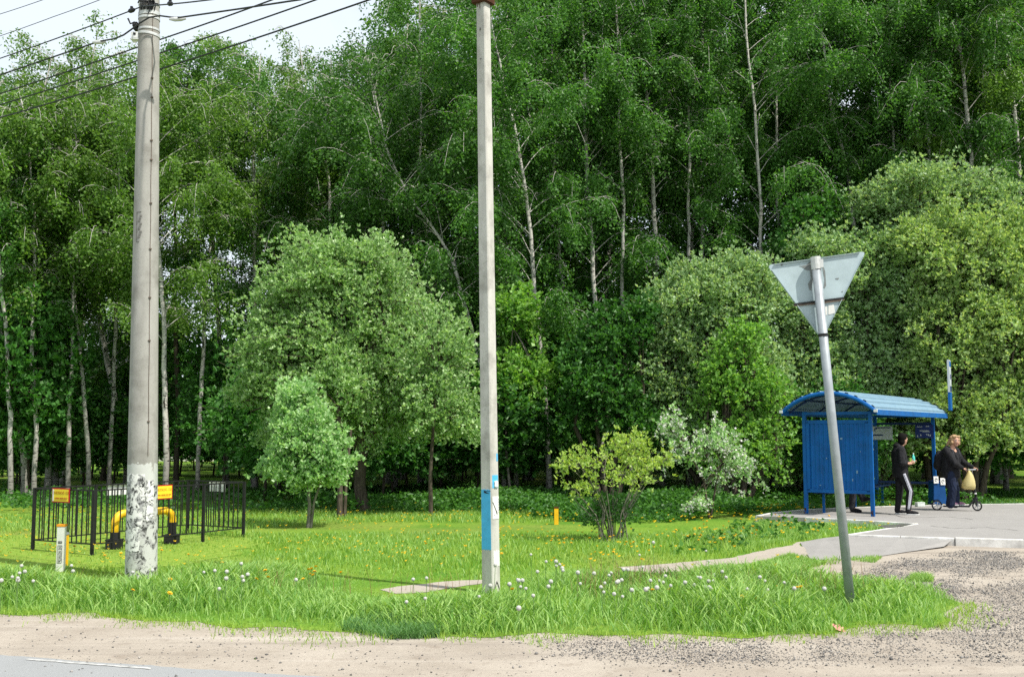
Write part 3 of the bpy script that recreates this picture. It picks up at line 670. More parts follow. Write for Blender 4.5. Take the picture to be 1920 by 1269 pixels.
def px_line(pts, D):
    """trunk line given by photo pixels at distance D -> foot on the ground and relative points"""
    q = [at(x, y, D) for x, y in pts]; foot = Vector((at(pts[0][0], 850, D).x, D, 0))
    rel = [(0, 0, 0)] + [(p.x - foot.x, .12 * mnoise.noise(Vector((p.z, D, 1))), p.z) for p in q]
    return foot, rel
front_trees = [  # distance, trunk pixels (bottom to top), spread, crown start, leaf, label
 (31, [(48, 860), (20, 760), (2, 640), (-28, 400), (-40, 170)], 2.0, .42, 'birch_leaf', 'white birch leaning out of the picture at its left edge'),
 (32.5, [(92, 860), (78, 700), (70, 520), (55, 300), (100, 95)], 2.1, .36, 'birch_leaf_yellow', 'thin white birch rising behind the left end of the black fence'),
 (33.5, [(106, 860), (100, 780), (112, 560), (150, 250), (185, 52)], 2.2, .40, 'birch_leaf_yellow', 'birch whose tip stands highest left of the round pole'),
 (36, [(240, 860), (215, 760), (165, 500), (140, 330), (20, 118)], 2.2, .36, 'birch_leaf', 'slender birch leaning left in the gap between the round pole and the yellow pipe marker'),
 (30.5, [(312, 860), (305, 760), (300, 650), (275, 420), (262, 90)], 2.0, .46, 'birch_leaf_yellow', 'black and white birch trunk just right of the round concrete pole'),
 (35, [(331, 860), (333, 600), (333, 400), (360, 95)], 1.5, .78, 'birch_leaf', 'straight dark trunk standing against the bright sky gap right of the round pole'),
 (37, [(425, 860), (412, 700), (404, 520), (395, 350), (415, 72)], 1.7, .72, 'birch_leaf_yellow', 'birch behind the right end of the black fence'),
 (34, [(478, 860), (468, 560), (463, 400), (468, 250), (490, 100)], 2.1, .38, 'birch_leaf', 'white birch trunk seen above the left shoulder of the round willow'),
 (37, [(570, 860), (575, 600), (590, 350), (560, 75)], 2.3, .36, 'birch_leaf_yellow', 'birch with a pointed top above the middle of the round willow'),
 (34, [(640, 860), (625, 500), (605, 260), (622, 112)], 2.1, .38, 'birch_leaf', 'birch with pale limbs directly over the crown of the round willow'),
 (31, [(945, 860), (893, 640), (845, 480), (775, 385), (722, 300), (690, 105)], 2.2, .42, 'birch_leaf', 'birch leaning strongly left from behind the octagonal pole'),
 (36, [(790, 860), (780, 500), (760, 250), (765, 20)], 2.3, .36, 'birch_leaf', 'birch filling the gap left of the octagonal pole top'),
 (31, [(1030, 860), (1015, 640), (997, 420), (972, 280), (935, 110), (900, -70)], 2.3, .38, 'birch_leaf', 'tall white birch bending left just right of the octagonal pole'),
 (33, [(1130, 860), (1115, 600), (1097, 380), (1090, 100), (1080, -190)], 2.4, .36, 'birch_leaf', 'spotted birch above the yellow-leaved shrub'),
 (34, [(1242, 860), (1228, 420), (1213, 150), (1192, 0), (1180, -220)], 2.4, .36, 'birch_leaf', 'tall birch with a bright upright trunk above the blossoming bush'),
 (33, [(1445, 860), (1428, 300), (1410, 60), (1400, -260)], 2.6, .36, 'birch_leaf', 'dark forked birch rising over the triangular sign'),
 (35, [(1640, 860), (1592, 330), (1558, 200), (1535, 50), (1530, -260)], 2.5, .36, 'birch_leaf', 'birch leaning left behind the top of the sign'),
 (34, [(1748, 860), (1736, 300), (1726, 180), (1720, -250)], 2.5, .36, 'birch_leaf', 'scarred birch above the right half of the bus shelter'),
 (33, [(1840, 860), (1822, 300), (1808, 150), (1790, 10), (1795, -260)], 2.4, .38, 'birch_leaf', 'bright forked birch above the person with the scooter'),
 (34, [(1930, 860), (1925, 300), (1900, 100), (1905, -240)], 2.4, .38, 'birch_leaf_yellow', 'birch with yellower leaves in the upper right corner'),
 (36, [(1330, 860), (1318, 300), (1312, -230)], 2.5, .36, 'birch_leaf', 'birch between the octagonal pole and the sign, behind the willows'),
]
for i, (D, pts, sp, c0, lf, lab) in enumerate(front_trees):
    foot, rel = px_line(pts, D); dark = lab.startswith('straight dark')
    birch(100 + i, rel, sp, 50, 48000 if pts[-1][0] > 700 else 31000, c0 - .13, .058 if 'forked birch rising' in lab or 'strongly left' in lab else .076 + .008 * (i % 4), .102, 'brown_bark' if dark else 'birch_bark', lf, lab, 'birch_tree', 'birches along the front of the wood', foot)

def skyline(px):
    return float(np.interp(px, [-400, -60, 0, 90, 190, 330, 400, 470, 560, 640, 690, 740, 800, 860, 2400], [140, 140, 150, 130, 105, 140, 105, 130, 110, 140, 130, 75, 10, -60, -200]))
thin_trees = [
 (30, 22, -22, 'thin pale birch nearest the left edge among the fence-side trunks'), (30.5, 66, -14, 'thin pale birch rising over the left post of the black fence'), (31.5, 130, 6, 'thin pale birch above the left yellow warning sign'),
 (32, 168, -18, 'thin pale birch above the front corner post of the black fence'), (33.5, 206, -10, 'thin pale birch just left of the round concrete pole'), (33, 372, 12, 'thin pale birch on the right of the sky gap'),
 (35, 520, 10, 'thin pale birch above the small front tree, left of the willow dome'), (33, 742, -25, 'thin pale birch over the right slope of the round willow'),
 (34, 850, -30, 'thin pale birch close to the left side of the octagonal pole'), (33, 968, -30, 'thin pale birch between the octagonal pole and the tall bending birch'), (34, 1066, -18, 'thin pale birch right of the tall bending birch'),
 (33, 1182, -16, 'thin pale birch left of the olive willow'), (34, 1292, -10, 'thin pale birch above the middle of the olive willow'), (35, 1492, -24, 'thin pale birch rising left of the sign plate'),
 (35, 1692, -14, 'thin pale birch above the arched shelter roof'), (35, 1782, -14, 'thin pale birch above the flag sign of the shelter'), (34, 1884, -18, 'thin pale birch at the right above the yellow-green willow')]
for i, (D, px, le, lab) in enumerate(thin_trees):
    ty_ = skyline(px) + 30 if px < 800 else -170
    foot, rel = px_line([(px, 860), (px + le * .5, 620), (px + le * 1.3, 400), (px + le * 1.6, 200), (px + le * 2.2, ty_)], D)
    birch(800 + i, rel, 1.5, 30, 9000, .46, .062, .12, 'birch_bark', 'birch_leaf_yellow' if px < 560 else 'birch_leaf', lab, 'birch_tree', 'birches along the front of the wood', foot)

# rows behind: a few kinds, copied
kinds = []
for k in range(6):
    g = np.random.default_rng(300 + k); Hh = 17.0; ln_ = [(0, 0, 0), (g.normal(0, .3), g.normal(0, .3), 5), (g.normal(0, .5), g.normal(0, .5), 11), (g.normal(0, .7), g.normal(0, .7), Hh)]
    kinds.append(birch(310 + k, ln_, 2.6, 46, 23000, .14, .11, .13, 'birch_bark' if k % 3 else 'brown_bark', 'birch_leaf' if k % 3 != 1 else 'birch_leaf_yellow', 'birch', 'birch_tree'))
rg = random.Random(5); used = [False] * 6; nb = 0
for D, step in ((39, 3.4), (43.5, 3.8), (49, 4.4), (56, 5.2)):
    half = D * .62; x = -half
    while x < half:
        xx = x + rg.uniform(-1.0, 1.0); dd = D + rg.uniform(-1.6, 1.6); x += step * rg.uniform(.75, 1.3); px = CX + F * xx / dd
        if 240 < px < 470 and rg.random() < .72: continue           # the gap where sky shows between the trunks
        if px < 330 and rg.random() < .5: continue
        top = at(px, skyline(px) + rg.uniform(0, 55), dd).z if px < 830 else at(px, skyline(px) - rg.uniform(0, 120), dd).z
        k = rg.randrange(6); o = kinds[k] if not used[k] else copy_tree(kinds[k]); used[k] = True
        s = top / 17.0; o.scale = (max(s, .8) * rg.uniform(.85, 1.1),) * 2 + (s,); o.location = (xx, dd, -.03); o.rotation_euler = (0, 0, rg.uniform(0, 6.28)); nb += 1
        o['label'] = 'birch standing deep in the wood behind the front trees'; o['group'] = 'birches deep in the wood'
for k in range(6):
    if not used[k]: kinds[k].location = (-20 + 6 * k, 47, 0); kinds[k]['label'] = 'birch standing deep in the wood behind the front trees'; kinds[k]['group'] = 'birches deep in the wood'

# young maples and hazels under the birches
def stem(pts, r0, r1): return (np.array(pts, float), np.linspace(r0, r1, len(pts)))
und = []
for k, (h, rx) in enumerate(((5.0, 1.5), (6.5, 1.5), (3.4, 1.5), (7.5, 1.8))):
    und.append(bush(400 + k, [(0, 0, h * .62, rx, rx, h * .36), (.4, -.2, h * .35, rx * .8, rx * .8, h * .2)], 120, 16, .13, .10, 'maple_leaf', 'brown_bark', [stem([(0, 0, 0), (.05, 0, h * .2), (0, .05, h * .45)], .05, .03)], 'young maple', 'tree', 'young_maple', (0, 0, 0), None, .2, .2, .2, .012, .04))
uu = [False] * 4; spots = []
for i in range(120):
    D = rg.choice([30.5, 32, 34, 36, 38, 41, 45, 50, 54, 58]) + rg.uniform(-.8, .8); xx = rg.uniform(-.56, .56) * D; px = CX + F * xx / D
    if 330 < px < 380 and D < 38: continue
    if px < 330 and D < 40 and rg.random() < .6: continue
    k = rg.choice([0, 0, 1, 2, 2, 3]) if D > 33 else rg.choice([0, 2, 2]); o = und[k] if not uu[k] else copy_tree(und[k]); uu[k] = True
    s = rg.uniform(.75, 1.2); o.scale = (s, s, s * rg.uniform(.85, 1.15)); o.location = (xx, D, -.02); o.rotation_euler = (0, 0, rg.uniform(0, 6.28))
    o['label'] = 'young leafy maple in the shade under the birches'; o['group'] = 'young maples under the birches'
for i in range(16):
    px = 225 + 19 * i + rg.uniform(-8, 8); D = (47, 54, 60)[i % 3]; k = rg.choice([0, 2, 2]); o = und[k] if not uu[k] else copy_tree(und[k]); uu[k] = True; p = at(px, 850, D)
    o.location = (p.x, D, -.02); o.scale = (1.0, 1.0, .9); o.rotation_euler = (0, 0, rg.uniform(0, 6.28)); o['label'] = 'young leafy maple in the shade under the birches'; o['group'] = 'young maples under the birches'
for k in range(4):
    if not uu[k]: und[k].location = (3 * k, 44, 0); und[k]['label'] = 'young leafy maple in the shade under the birches'; und[k]['group'] = 'young maples under the birches'

# --- single shrubs and small trees in front of the wood
f = ground(683, 958)                # the round willow
bush(501, [((px - 683) / 78.7, .25 * ((i * 37) % 5 - 2), (958 - py) / 78.7, rx / 78.7, .85 * rx / 78.7, ry / 78.7) for i, (px, py, rx, ry) in enumerate(((615, 540, 118, 118), (705, 590, 112, 120), (505, 700, 92, 95), (600, 700, 150, 130), (780, 660, 95, 105), (800, 780, 90, 95), (680, 800, 125, 95), (465, 755, 62, 60), (540, 590, 78, 78), (560, 810, 90, 80), (690, 500, 70, 65), (640, 640, 185, 190)))],
     900, 26, .088, .056, 'willow_leaf', 'brown_bark', [stem([(0, 0, 0), (-.12, 0, .6), (-.08, .05, 1.5), (-.2, 0, 2.6)], .17, .11), stem([(-.08, .02, 1.2), (.15, .05, 1.8), (.7, 0, 2.7)], .09, .06), stem([(-.1, .04, 1.3), (-.4, .1, 1.9), (-1.1, .1, 2.6)], .09, .05)],
     'large round willow with silvery light-green leaves and a thick brown trunk', 'tree', 'willow_tree', f, None, .35, .75, .11, .014, .08, None, .35)
f = ground(578, 989)                # the small tree before it
bush(502, [(-.05, 0, 1.75, .72, .7, .75), (-.25, 0, 2.3, .48, .45, .55), (.38, 0, 1.25, .52, .5, .5), (-.45, 0, 1.2, .5, .5, .45), (.1, 0, 1.0, .6, .5, .4)], 250, 17, .085, .055, 'young_willow_leaf', 'grey_bark',
     [stem([(0, 0, 0), (.02, 0, .4), (-.03, 0, 1.2)], .045, .03), stem([(.05, 0, 0), (.1, .03, .5), (.3, 0, 1.1)], .03, .02)], 'small pale-green tree standing in front of the large round willow', 'tree', 'young_willow', f, None, .3, .75, .09, .008, .03)
f = ground(808, 968)                # thin tree at the right of the willow
bush(503, [(.15, .1, 3.3, 1.0, .9, 1.5), (.3, 0, 2.2, .9, .8, .8)], 120, 20, .085, .055, 'willow_leaf', 'brown_bark', [stem([(0, 0, 0), (-.02, 0, .9), (.03, 0, 1.8), (.1, 0, 3.0)], .055, .03)], 'thin-trunked sapling under the right side of the large round willow', 'tree', 'young_willow', f, None, .3, .7, .12, .010, .04)
f = ground(637, 969)
bush(504, [(-.2, .3, 2.6, .9, .8, .9)], 60, 18, .085, .055, 'willow_leaf', 'brown_bark', [stem([(0, 0, 0), (.0, 0, .7), (-.05, .1, 1.6), (-.1, .2, 2.4)], .075, .05), stem([(.10, .05, 0), (.12, .06, .8), (.2, .2, 2.0)], .045, .03)], 'twin dark stems between the small pale tree and the willow trunk', 'tree', 'young_willow', f, None, .3, .7, .12, .010, .04)
f = ground(958, 938)                # sapling beside the octagonal pole
bush(505, [(.1, 0, 5.0, .9, .9, 1.0), (.3, 0, 3.2, 1.1, .9, 1.1)], 90, 14, .12, .10, 'lime_leaf', 'grey_bark', [stem([(0, 0, 0), (-.15, 0, 1.5), (-.1, 0, 3.0), (.05, 0, 4.8)], .045, .02)], 'slim light-stemmed sapling right beside the octagonal pole', 'tree', 'young_maple', f, None, .3, .4, .16, .008, .03)
f = ground(1150, 1014)              # yellow-green vase shaped shrub
g5 = random.Random(9); st = []
for i in range(20):
    a = g5.uniform(0, 6.28); r = g5.uniform(.35, .95); h = g5.uniform(.7, 1.25); p0 = (.28 * math.cos(a) * g5.random(), .2 * math.sin(a), 0)
    st.append(stem([p0, (r * .45 * math.cos(a), r * .35 * math.sin(a), h * .5), (r * math.cos(a), r * .75 * math.sin(a), h)], .013, .007))
bush(506, [(-.62, 0, 1.30, .42, .45, .32), (.05, 0, 1.42, .55, .5, .34), (.62, 0, 1.32, .42, .4, .34), (.25, 0, 1.65, .4, .35, .25), (.3, -.2, 1.1, .5, .4, .22), (-.55, -.1, .85, .3, .3, .25)], 100, 6, .066, .038, 'shrub_leaf', 'grey_bark', st,
     'yellow-green vase-shaped shrub with many bare stems in the meadow', 'shrub', 'leafy_shrub', f, None, .3, .7, .075, .005, .011)
bush(507, [(-.1, 0, .45, .6, .4, .35)], 70, 7, .05, .03, 'maple_leaf', 'grey_bark', [stem([(0, 0, 0), (.02, 0, .3)], .012, .01)], 'low sparse green undergrowth between the bare stems of the yellow-green shrub', 'shrub', 'leafy_shrub', f + Vector((0, .25, 0)), None, .3, .6, .07, .005, .01)
f = ground(1330, 972)               # blossoming bush
bush(508, [(-.85, 0, 2.05, .42, .4, .5), (-.4, 0, 1.5, .55, .45, .45), (.3, 0, 1.3, .75, .5, .6), (.5, 0, .8, .6, .45, .45), (.05, .1, 1.75, .45, .4, .35), (-.35, -.3, .35, .35, .3, .2)], 78, 7, .075, .048, 'young_willow_leaf', 'brown_bark',
     [stem([(0, 0, 0), (-.1, 0, .8), (-.55, 0, 1.7)], .03, .015), stem([(.03, 0, 0), (.15, 0, .7), (.3, 0, 1.2)], .03, .015)], 'white-blossoming bush beside the yellow-green shrub', 'shrub', 'blossom_bush', f, None, .3, .6, .09, .006, .02, ('blossom', .40, .060, 'blossom'))
# the big willows behind the bus stop
def big(seed, D, cpx, base_y, lobes_px, ntips, per, leaf, label, L=.10, W=.065, bark='brown_bark', dy=1.0, name='willow_tree', up=.65):
    k = D / F; ft = Vector((at(cpx, 850, D).x, D, 0)); lb = []
    for (px, py, rx, ry) in lobes_px:
        c = at(px, py, D); lb.append((c.x - ft.x, 0 + .3 * mnoise.noise(Vector((px, py, seed))), c.z, rx * k, rx * k * dy * .8, ry * k))
    zs = max(.8, min(l[2] for l in lb)); st = [stem([(a * .2, 0, 0), (a * .5, .1, zs * .5), (a, .1 * a, zs)], .10, .06) for a in (-.9, -.3, .35, 1.0)]
    return bush(seed, lb, ntips, per, L, W, leaf, bark, st, label, 'tree', name, ft, None, .35, up, .15, .016, .07)
big(601, 29.5, 1335, 930, [(1320, 590, 105, 105), (1260, 700, 75, 120), (1390, 560, 85, 90), (1300, 830, 95, 95), (1400, 720, 90, 120), (1390, 850, 70, 80), (1240, 610, 40, 60)], 620, 26, 'olive_leaf', 'broad olive-green willow between the octagonal pole and the sign')
big(602, 31.0, 1640, 940, [(1620, 520, 110, 95), (1520, 620, 100, 130), (1700, 640, 110, 140), (1590, 740, 120, 100), (1580, 850, 110, 80), (1480, 760, 80, 110), (1540, 480, 60, 50), (1460, 860, 70, 70)], 900, 26, 'olive_leaf', 'large dense willow rising directly behind the bus shelter')
big(603, 29.5, 1820, 940, [(1800, 490, 115, 105), (1880, 620, 100, 150), (1780, 640, 90, 120), (1900, 470, 70, 70), (1870, 790, 90, 90), (1780, 800, 90, 90), (1740, 470, 60, 60)], 760, 26, 'gold_leaf', 'bright yellow-green willow behind the person with the scooter')
big(604, 31.0, 1755, 930, [(1750, 362, 112, 58), (1655, 385, 60, 45), (1850, 378, 55, 55), (1740, 480, 110, 80)], 330, 24, 'olive_leaf', 'pale willow top showing above the other willows at the right')
big(605, 30.5, 1990, 940, [(1975, 560, 70, 140), (1985, 740, 75, 140)], 300, 24, 'gold_leaf', 'willow cut by the right edge of the photo')
big(606, 28.0, 1385, 930, [(1380, 690, 58, 62), (1350, 760, 50, 65), (1430, 770, 60, 80), (1400, 640, 40, 40), (1390, 850, 80, 80)], 170, 16, 'lime_leaf', 'vivid lime-green young tree left of the bus shelter', .10, .08, name='young_maple', up=.3)
big(607, 29.0, 1140, 930, [(1150, 640, 62, 70), (1120, 740, 80, 90), (1190, 600, 35, 45), (1090, 690, 40, 50), (1180, 800, 60, 60)], 190, 18, 'maple_leaf', 'dark green young maple behind the yellow-green shrub', .12, .09, name='young_maple', up=.3)
big(608, 32.0, 1510, 930, [(1510, 410, 45, 36), (1500, 470, 50, 40)], 60, 14, 'maple_leaf', 'dark green treetop peeking out over the sign', .12, .09, name='young_maple', up=.3)
# bare twiggy sapling in the verge
f = ground(383, 1082); mb = MB()
for p in ([(0, 0, 0), (.02, 0, .2), (-.01, 0, .38), (.05, .01, .58)], [(.015, 0, .17), (-.07, .01, .3), (-.16, 0, .42)], [(0, 0, .36), (.06, 0, .44), (.12, 0, .47)], [(-.06, 0, .29), (-.07, 0, .4)]): mb.tube(p, [.006 - .001 * i for i in range(len(p))], 5)
tag(mb.build('bare_sapling', M['brown_bark']), 'bare reddish twig sapling in the tall grass right of the round pole', 'sapling')

# far wood: one uncountable mass far beyond the trunks
n = 26000; g = np.random.default_rng(700); xx = g.uniform(-75, 75, n); top = 7.0 + 2.4 * np.sin(xx * .21) + 1.2 * np.sin(xx * .9 + 2); zz = g.random(n) ** .8 * np.clip(top, 2, None)
P = np.stack([xx, 84 + g.uniform(-3, 3, n), zz], 1); A = unit(g.normal(size=(n, 3))); V, q = leaf_quads(P, A, .75, .6, 701)
tag(put('far_wood', np_mesh('far_wood', V, [q]), M['birch_leaf']), 'far line of green woodland seen between the trunks', 'woodland', kind='stuff')
t = NT('pale_wall'); M['pale_wall'] = t.done(t.bsdf(t.mix(t.noise(2, 3, .5, t.coord()), (.45, .44, .40), (.62, .60, .55)), .9))
mb = MB()
for i in range(22): mb.box((-46 + i * 3.03, 72, .85), (2.95, .12, 1.7)); mb.box((-44.5 + i * 3.03, 72, .9), (.22, .2, 1.9))
tag(mb.build('panel_fence', M['pale_wall']), 'long pale concrete panel fence far behind the dark trunks', 'fence')
# ------------------------------------------------------------------ poles and cables
def conc(name, wash=None, k=1.0):
    t = NT(name); c = t.coord('Object'); cs = t.coord('Object', (1, 1, .22)); n1 = t.noise(7, 5, .6, cs); n2 = t.noise(60, 4, .65, c); n3 = t.noise(2.2, 4, .6, c)
    col = t.mix(t.ramp(n1, [(.3, 0), (.7, 1)]), tuple(k * q for q in (.300, .292, .268)), tuple(k * q for q in (.385, .377, .348))); col = t.mix(t.ramp(n3, [(.48, 0), (.70, .75)]), col, (.175, .165, .145))
    col = t.mix(1.0, col, t.ramp(n2, [(.28, .72), (.45, 1.0)]), 'MULTIPLY')
    if wash:
        z0, z1 = wash; sx = t.n('ShaderNodeSeparateXYZ'); t.l(c, sx.inputs[0]); z = sx.outputs['Z']
        zz = t.math('ADD', z, t.math('MULTIPLY', t.noise(9, 3, .6, c), .16))
        band = t.math('MULTIPLY', t.math('GREATER_THAN', zz, z0 + .08), t.math('LESS_THAN', zz, z1 + .08))
        torn = t.noise(6, 6, .7, t.coord('Object', (1.2, 1.2, .8)), .8); flk = t.ramp(torn, [(.51, 0), (.53, 1)])
        low = t.math('MULTIPLY', t.math('LESS_THAN', z, z1 - .28), t.math('GREATER_THAN', z, z0 + .05))
        dirt = t.mix(t.ramp(t.noise(16, 4, .7, c, .8), [(.44, 0), (.56, 1)]), (.05, .05, .048), (.38, .38, .37))
        paintc = t.mix(t.math('MULTIPLY', flk, low), t.mix(n3, (.40, .405, .38), (.58, .59, .56)), dirt)
        pm = t.math('MULTIPLY', band, t.ramp(t.noise(5, 5, .7, c), [(.36, .0), (.40, 1)]))
        col = t.mix(pm, col, paintc)
    return t.done(t.bsdf(col, .9, .12, 0, n2, .35, .004))
M['concrete'] = conc('concrete', None, 1.45); M['washed'] = conc('washed_concrete', (-.3, 1.47))
M['steel'] = paint('galvanised_steel', (.46, .48, .49), .45, .2, 9, .5, .55); M['band'] = paint('band_steel', (.60, .61, .60), .5, .2, 14, .4, .3)
M['black_iron'] = paint('black_iron', (.012, .012, .013), .5, .3, 12); M['rubber'] = paint('rubber', (.015, .015, .017), .7, .3, 20)
M['rust'] = paint('rust', (.085, .040, .022), .85, .5, 14, .1); M['white'] = paint('white_paint', (.74, .75, .74), .55, .12, 8)
M['faded'] = paint('faded_stain', (.20, .19, .175), .9, .4, 20, .1); M['wire_brown'] = paint('wire_brown', (.16, .12, .095), .8, .3, 14, .1)
M['ink'] = paint('ink', (.02, .02, .022), .7, .1); M['paper'] = paint('paper', (.72, .72, .69), .8, .14, 16, .1)
M['cable'] = paint('cable', (.025, .028, .03), .6, .2)

pb_ = ground(265, 1086); ptop = at(283, -200, pb_.y)
p_ = thing('utility_pole', 'tall round concrete power pole with torn posters on its whitewashed foot', 'power pole', pb_)
axis = (ptop - pb_); Hp = ptop.z
def pole_r(z): return .198 - .0088 * z
mb = MB(); nz = 40
for i in range(1): mb.tube([(axis.x * k / nz, 0, -.25 + (Hp + .25) * k / nz) for k in range(nz + 1)], [pole_r((Hp + .25) * k / nz - .25) for k in range(nz + 1)], 40)
mb.build('shaft', M['washed'], p_, True)
def pz(py): return at(0, py, pb_.y).z
def pxy(z, ang, r=0.0):
    return Vector((axis.x * z / Hp + (pole_r(z) + r) * math.cos(ang), (pole_r(z) + r) * math.sin(ang), z))
def ring(z, h, r, mat, name='clamp_band', tilt=0.0):
    mb = MB(); n = 40; vs = []; fs = []
    for j in range(n):
        a = 2 * math.pi * j / n; dz = tilt * math.cos(a)
        for rr, zz in ((-.004, -h / 2), (r, -h / 2), (r, h / 2), (-.004, h / 2)):
            q = pxy(z, a, rr); vs.append((q.x, q.y, z + zz + dz))
    for j in range(n):
        b, c = j * 4, (j + 1) % n * 4
        for k in range(4): fs.append((b + k, b + (k + 1) % 4, c + (k + 1) % 4, c + k))
    mb.add(vs, fs); return mb.build(name, mat, p_)
ring(pz(11), .025, .006, M['band']); ring(pz(29), .05, .007, M['band'], tilt=.01); ring(pz(37), .03, .007, M['band']); ring(pz(58), .028, .006, M['band']); ring(pz(67), .035, .008, M['band'], tilt=-.015)
# thin earth wire down the right side, held by little staples
mb = MB(); ang = R(-52)
mb.tube([pxy(pz(y), ang + .012 * math.sin(y * .05), .004) for y in range(-100, 870, 18)], .0035, 6)
for y in (152, 188, 268, 304, 385, 470, 560, 640, 790): mb.box(pxy(pz(y), ang, .006), (.03, .02, .014))
mb.build('earth_wire', M['wire_brown'], p_)
# brackets: knot of wire in front, white box and hook at the left
mb = MB()
for k in range(9):
    a0 = R(-120 + 9 * k); mb.tube([pxy(pz(7) - .012 * math.sin(k * 2), a0, .012), pxy(pz(16) , a0 + .12, .03), pxy(pz(26), a0 + .05 * (-1) ** k, .014)], .007, 6)
for k in range(3): mb.tube([pxy(pz(14) + .05 * math.cos(t_), R(-62) + .22 * math.sin(t_), .025 + .01 * k) for t_ in np.linspace(0, 6.0, 14)], .007, 6)
mb.tube([pxy(pz(8), R(-165), .012), pxy(pz(9), R(-125), .03), pxy(pz(12), R(-80), .035), pxy(pz(11), R(-20), .014)], .009, 6)
mb.tube([pxy(pz(16), R(-66), .03), pxy(pz(28), R(-70), .025), pxy(pz(35), R(-76), .03)], .008, 6)
mb.build('wire_knot', M['black_iron'], p_)
mb = MB(); q = pxy(pz(52), R(190), .03); mb.box(q, (.05, .09, .10)); mb.tube([q + Vector((-.01, -.03, .05)), q + Vector((-.06, -.05, .02)), q + Vector((-.09, -.06, .09))], .012, 8)
mb.ball(q + Vector((.0, -.05, .0)), .035, 10, 7); mb.build('cable_hook', M['black_iron'], p_)
mb = MB(); q = pxy(pz(70), R(196), .03); mb.box(q, (.10, .09, .085)); mb.box(q + Vector((.0, 0, -.055)), (.12, .10, .02)); o = mb.build('junction_box', M['white'], p_, bevel=.006)
mb = MB(); mb.box(q + Vector((.0, -.048, .01)), (.03, .006, .03)); mb.build('clip', M['ink'], o)
# glued remains of posters, a painted frame higher up
def wrap(z0, z1, a0, a1, mat, name, off=.004, parent=None, seed=1, rag=.03):
    nz_, na = 14, 14; g = random.Random(seed); vs = []; fs = []
    for layer in (off, .0005):
        for i in range(nz_ + 1):
            for j in range(na + 1):
                e = (rag * mnoise.noise(Vector((i * .7, j * .7, seed))) if i in (0, nz_) else 0); ea = (rag * 4 * mnoise.noise(Vector((i * .7, seed, j))) if j in (0, na) else 0)
                q = pxy(z0 + (z1 - z0) * i / nz_ + e, a0 + (a1 - a0) * j / na + ea, layer); vs.append(tuple(q))
    n1 = (nz_ + 1) * (na + 1); I = lambda i, j, l: l * n1 + i * (na + 1) + j
    for i in range(nz_):
        for j in range(na): fs.append((I(i, j, 0), I(i, j + 1, 0), I(i + 1, j + 1, 0), I(i + 1, j, 0))); fs.append((I(i, j, 1), I(i + 1, j, 1), I(i + 1, j + 1, 1), I(i, j + 1, 1)))
    for i in range(nz_): fs += [(I(i, 0, 0), I(i + 1, 0, 0), I(i + 1, 0, 1), I(i, 0, 1)), (I(i + 1, na, 0), I(i, na, 0), I(i, na, 1), I(i + 1, na, 1))]
    for j in range(na): fs += [(I(0, j + 1, 0), I(0, j, 0), I(0, j, 1), I(0, j + 1, 1)), (I(nz_, j, 0), I(nz_, j + 1, 0), I(nz_, j + 1, 1), I(nz_, j, 1))]
    m = MB(); m.add(vs, fs); return m.build(name, mat, p_)
t = NT('torn_poster'); c = t.coord('Object', (1, 1, .9)); a = t.noise(9, 6, .7, c, 1.0); b = t.noise(20, 3, .6, c, .6)
M['torn'] = t.done(t.bsdf(t.mix(t.ramp(a, [(.49, 0), (.52, 1)]), (.70, .70, .67), t.mix(t.ramp(b, [(.42, 0), (.55, 1)]), (.04, .04, .04), (.34, .34, .34))), .85, .1))
wrap(pz(945), pz(888), R(-148), R(-62), M['torn'], 'torn_poster', seed=3); wrap(pz(985), pz(940), R(-140), R(-70), M['torn'], 'torn_poster', seed=5, off=.005)
wrap(pz(1030), pz(978), R(-155), R(-80), M['torn'], 'torn_poster', seed=8); wrap(pz(975), pz(900), R(-58), R(-28), M['torn'], 'torn_poster', seed=11, off=.006)
mb = MB(); z0, z1, a0, a1 = pz(457), pz(402), R(-118), R(-66)
fr_ = [pxy(z0, a0, .004), pxy(z1, a0, .004)] + [pxy(z1, a0 + (a1 - a0) * .45 * k / 4, .004) for k in range(5)]
mb.tube(fr_, .004, 5); mb.tube([pxy(z0, a0 + (a1 - a0) * .3 * k / 3, .004) for k in range(4)], .004, 5)
for k in range(9): mb.box(pxy(z0 + (z1 - z0) * (.15 + .09 * k), a0 + R(14 + 4 * (k % 3)), .003), (.03, .008, .02))
mb.build('faded_stencil', M['faded'], p_)

# octagonal concrete lamp pole (two faces seen), its rusty cap just at the top of the photo
mbse = ground(921, 1112); mtop = at(906, 6, mbse.y)
m_ = thing('lamp_pole', 'slim square concrete pole with light-blue paint and papers near its foot', 'pole', mbse)
ax2 = mtop - mbse; Hm = ax2.z; TH = R(35); ex = Vector((math.cos(TH), -math.sin(TH), 0)); ey = Vector((math.sin(TH), math.cos(TH), 0))
def mp(z, u, v): return Vector((ax2.x * z / Hm, ax2.y * z / Hm, z)) + ex * u + ey * v
def mw(z): return (.0800 - .0022 * z)
mb = MB(); vs = []; fs = []; n = 8; lv = [-.2 + (Hm + .2) * k / 24 for k in range(25)]
for z in lv:
    a = mw(z); c = .012
    for u, v in ((-a, -a + c), (-a + c, -a), (a - c, -a), (a, -a + c), (a, a - c), (a - c, a), (-a + c, a), (-a, a - c)): vs.append(mp(z, u, v))
for i in range(24):
    for j in range(n): fs.append((i * n + j, i * n + (j + 1) % n, (i + 1) * n + (j + 1) % n, (i + 1) * n + j))
fs += [tuple(range(n - 1, -1, -1)), tuple(range(24 * n, 25 * n))]; mb.add(vs, fs); mb.build('shaft', M['concrete'], m_)
def mz(py): return at(0, py, mbse.y).z
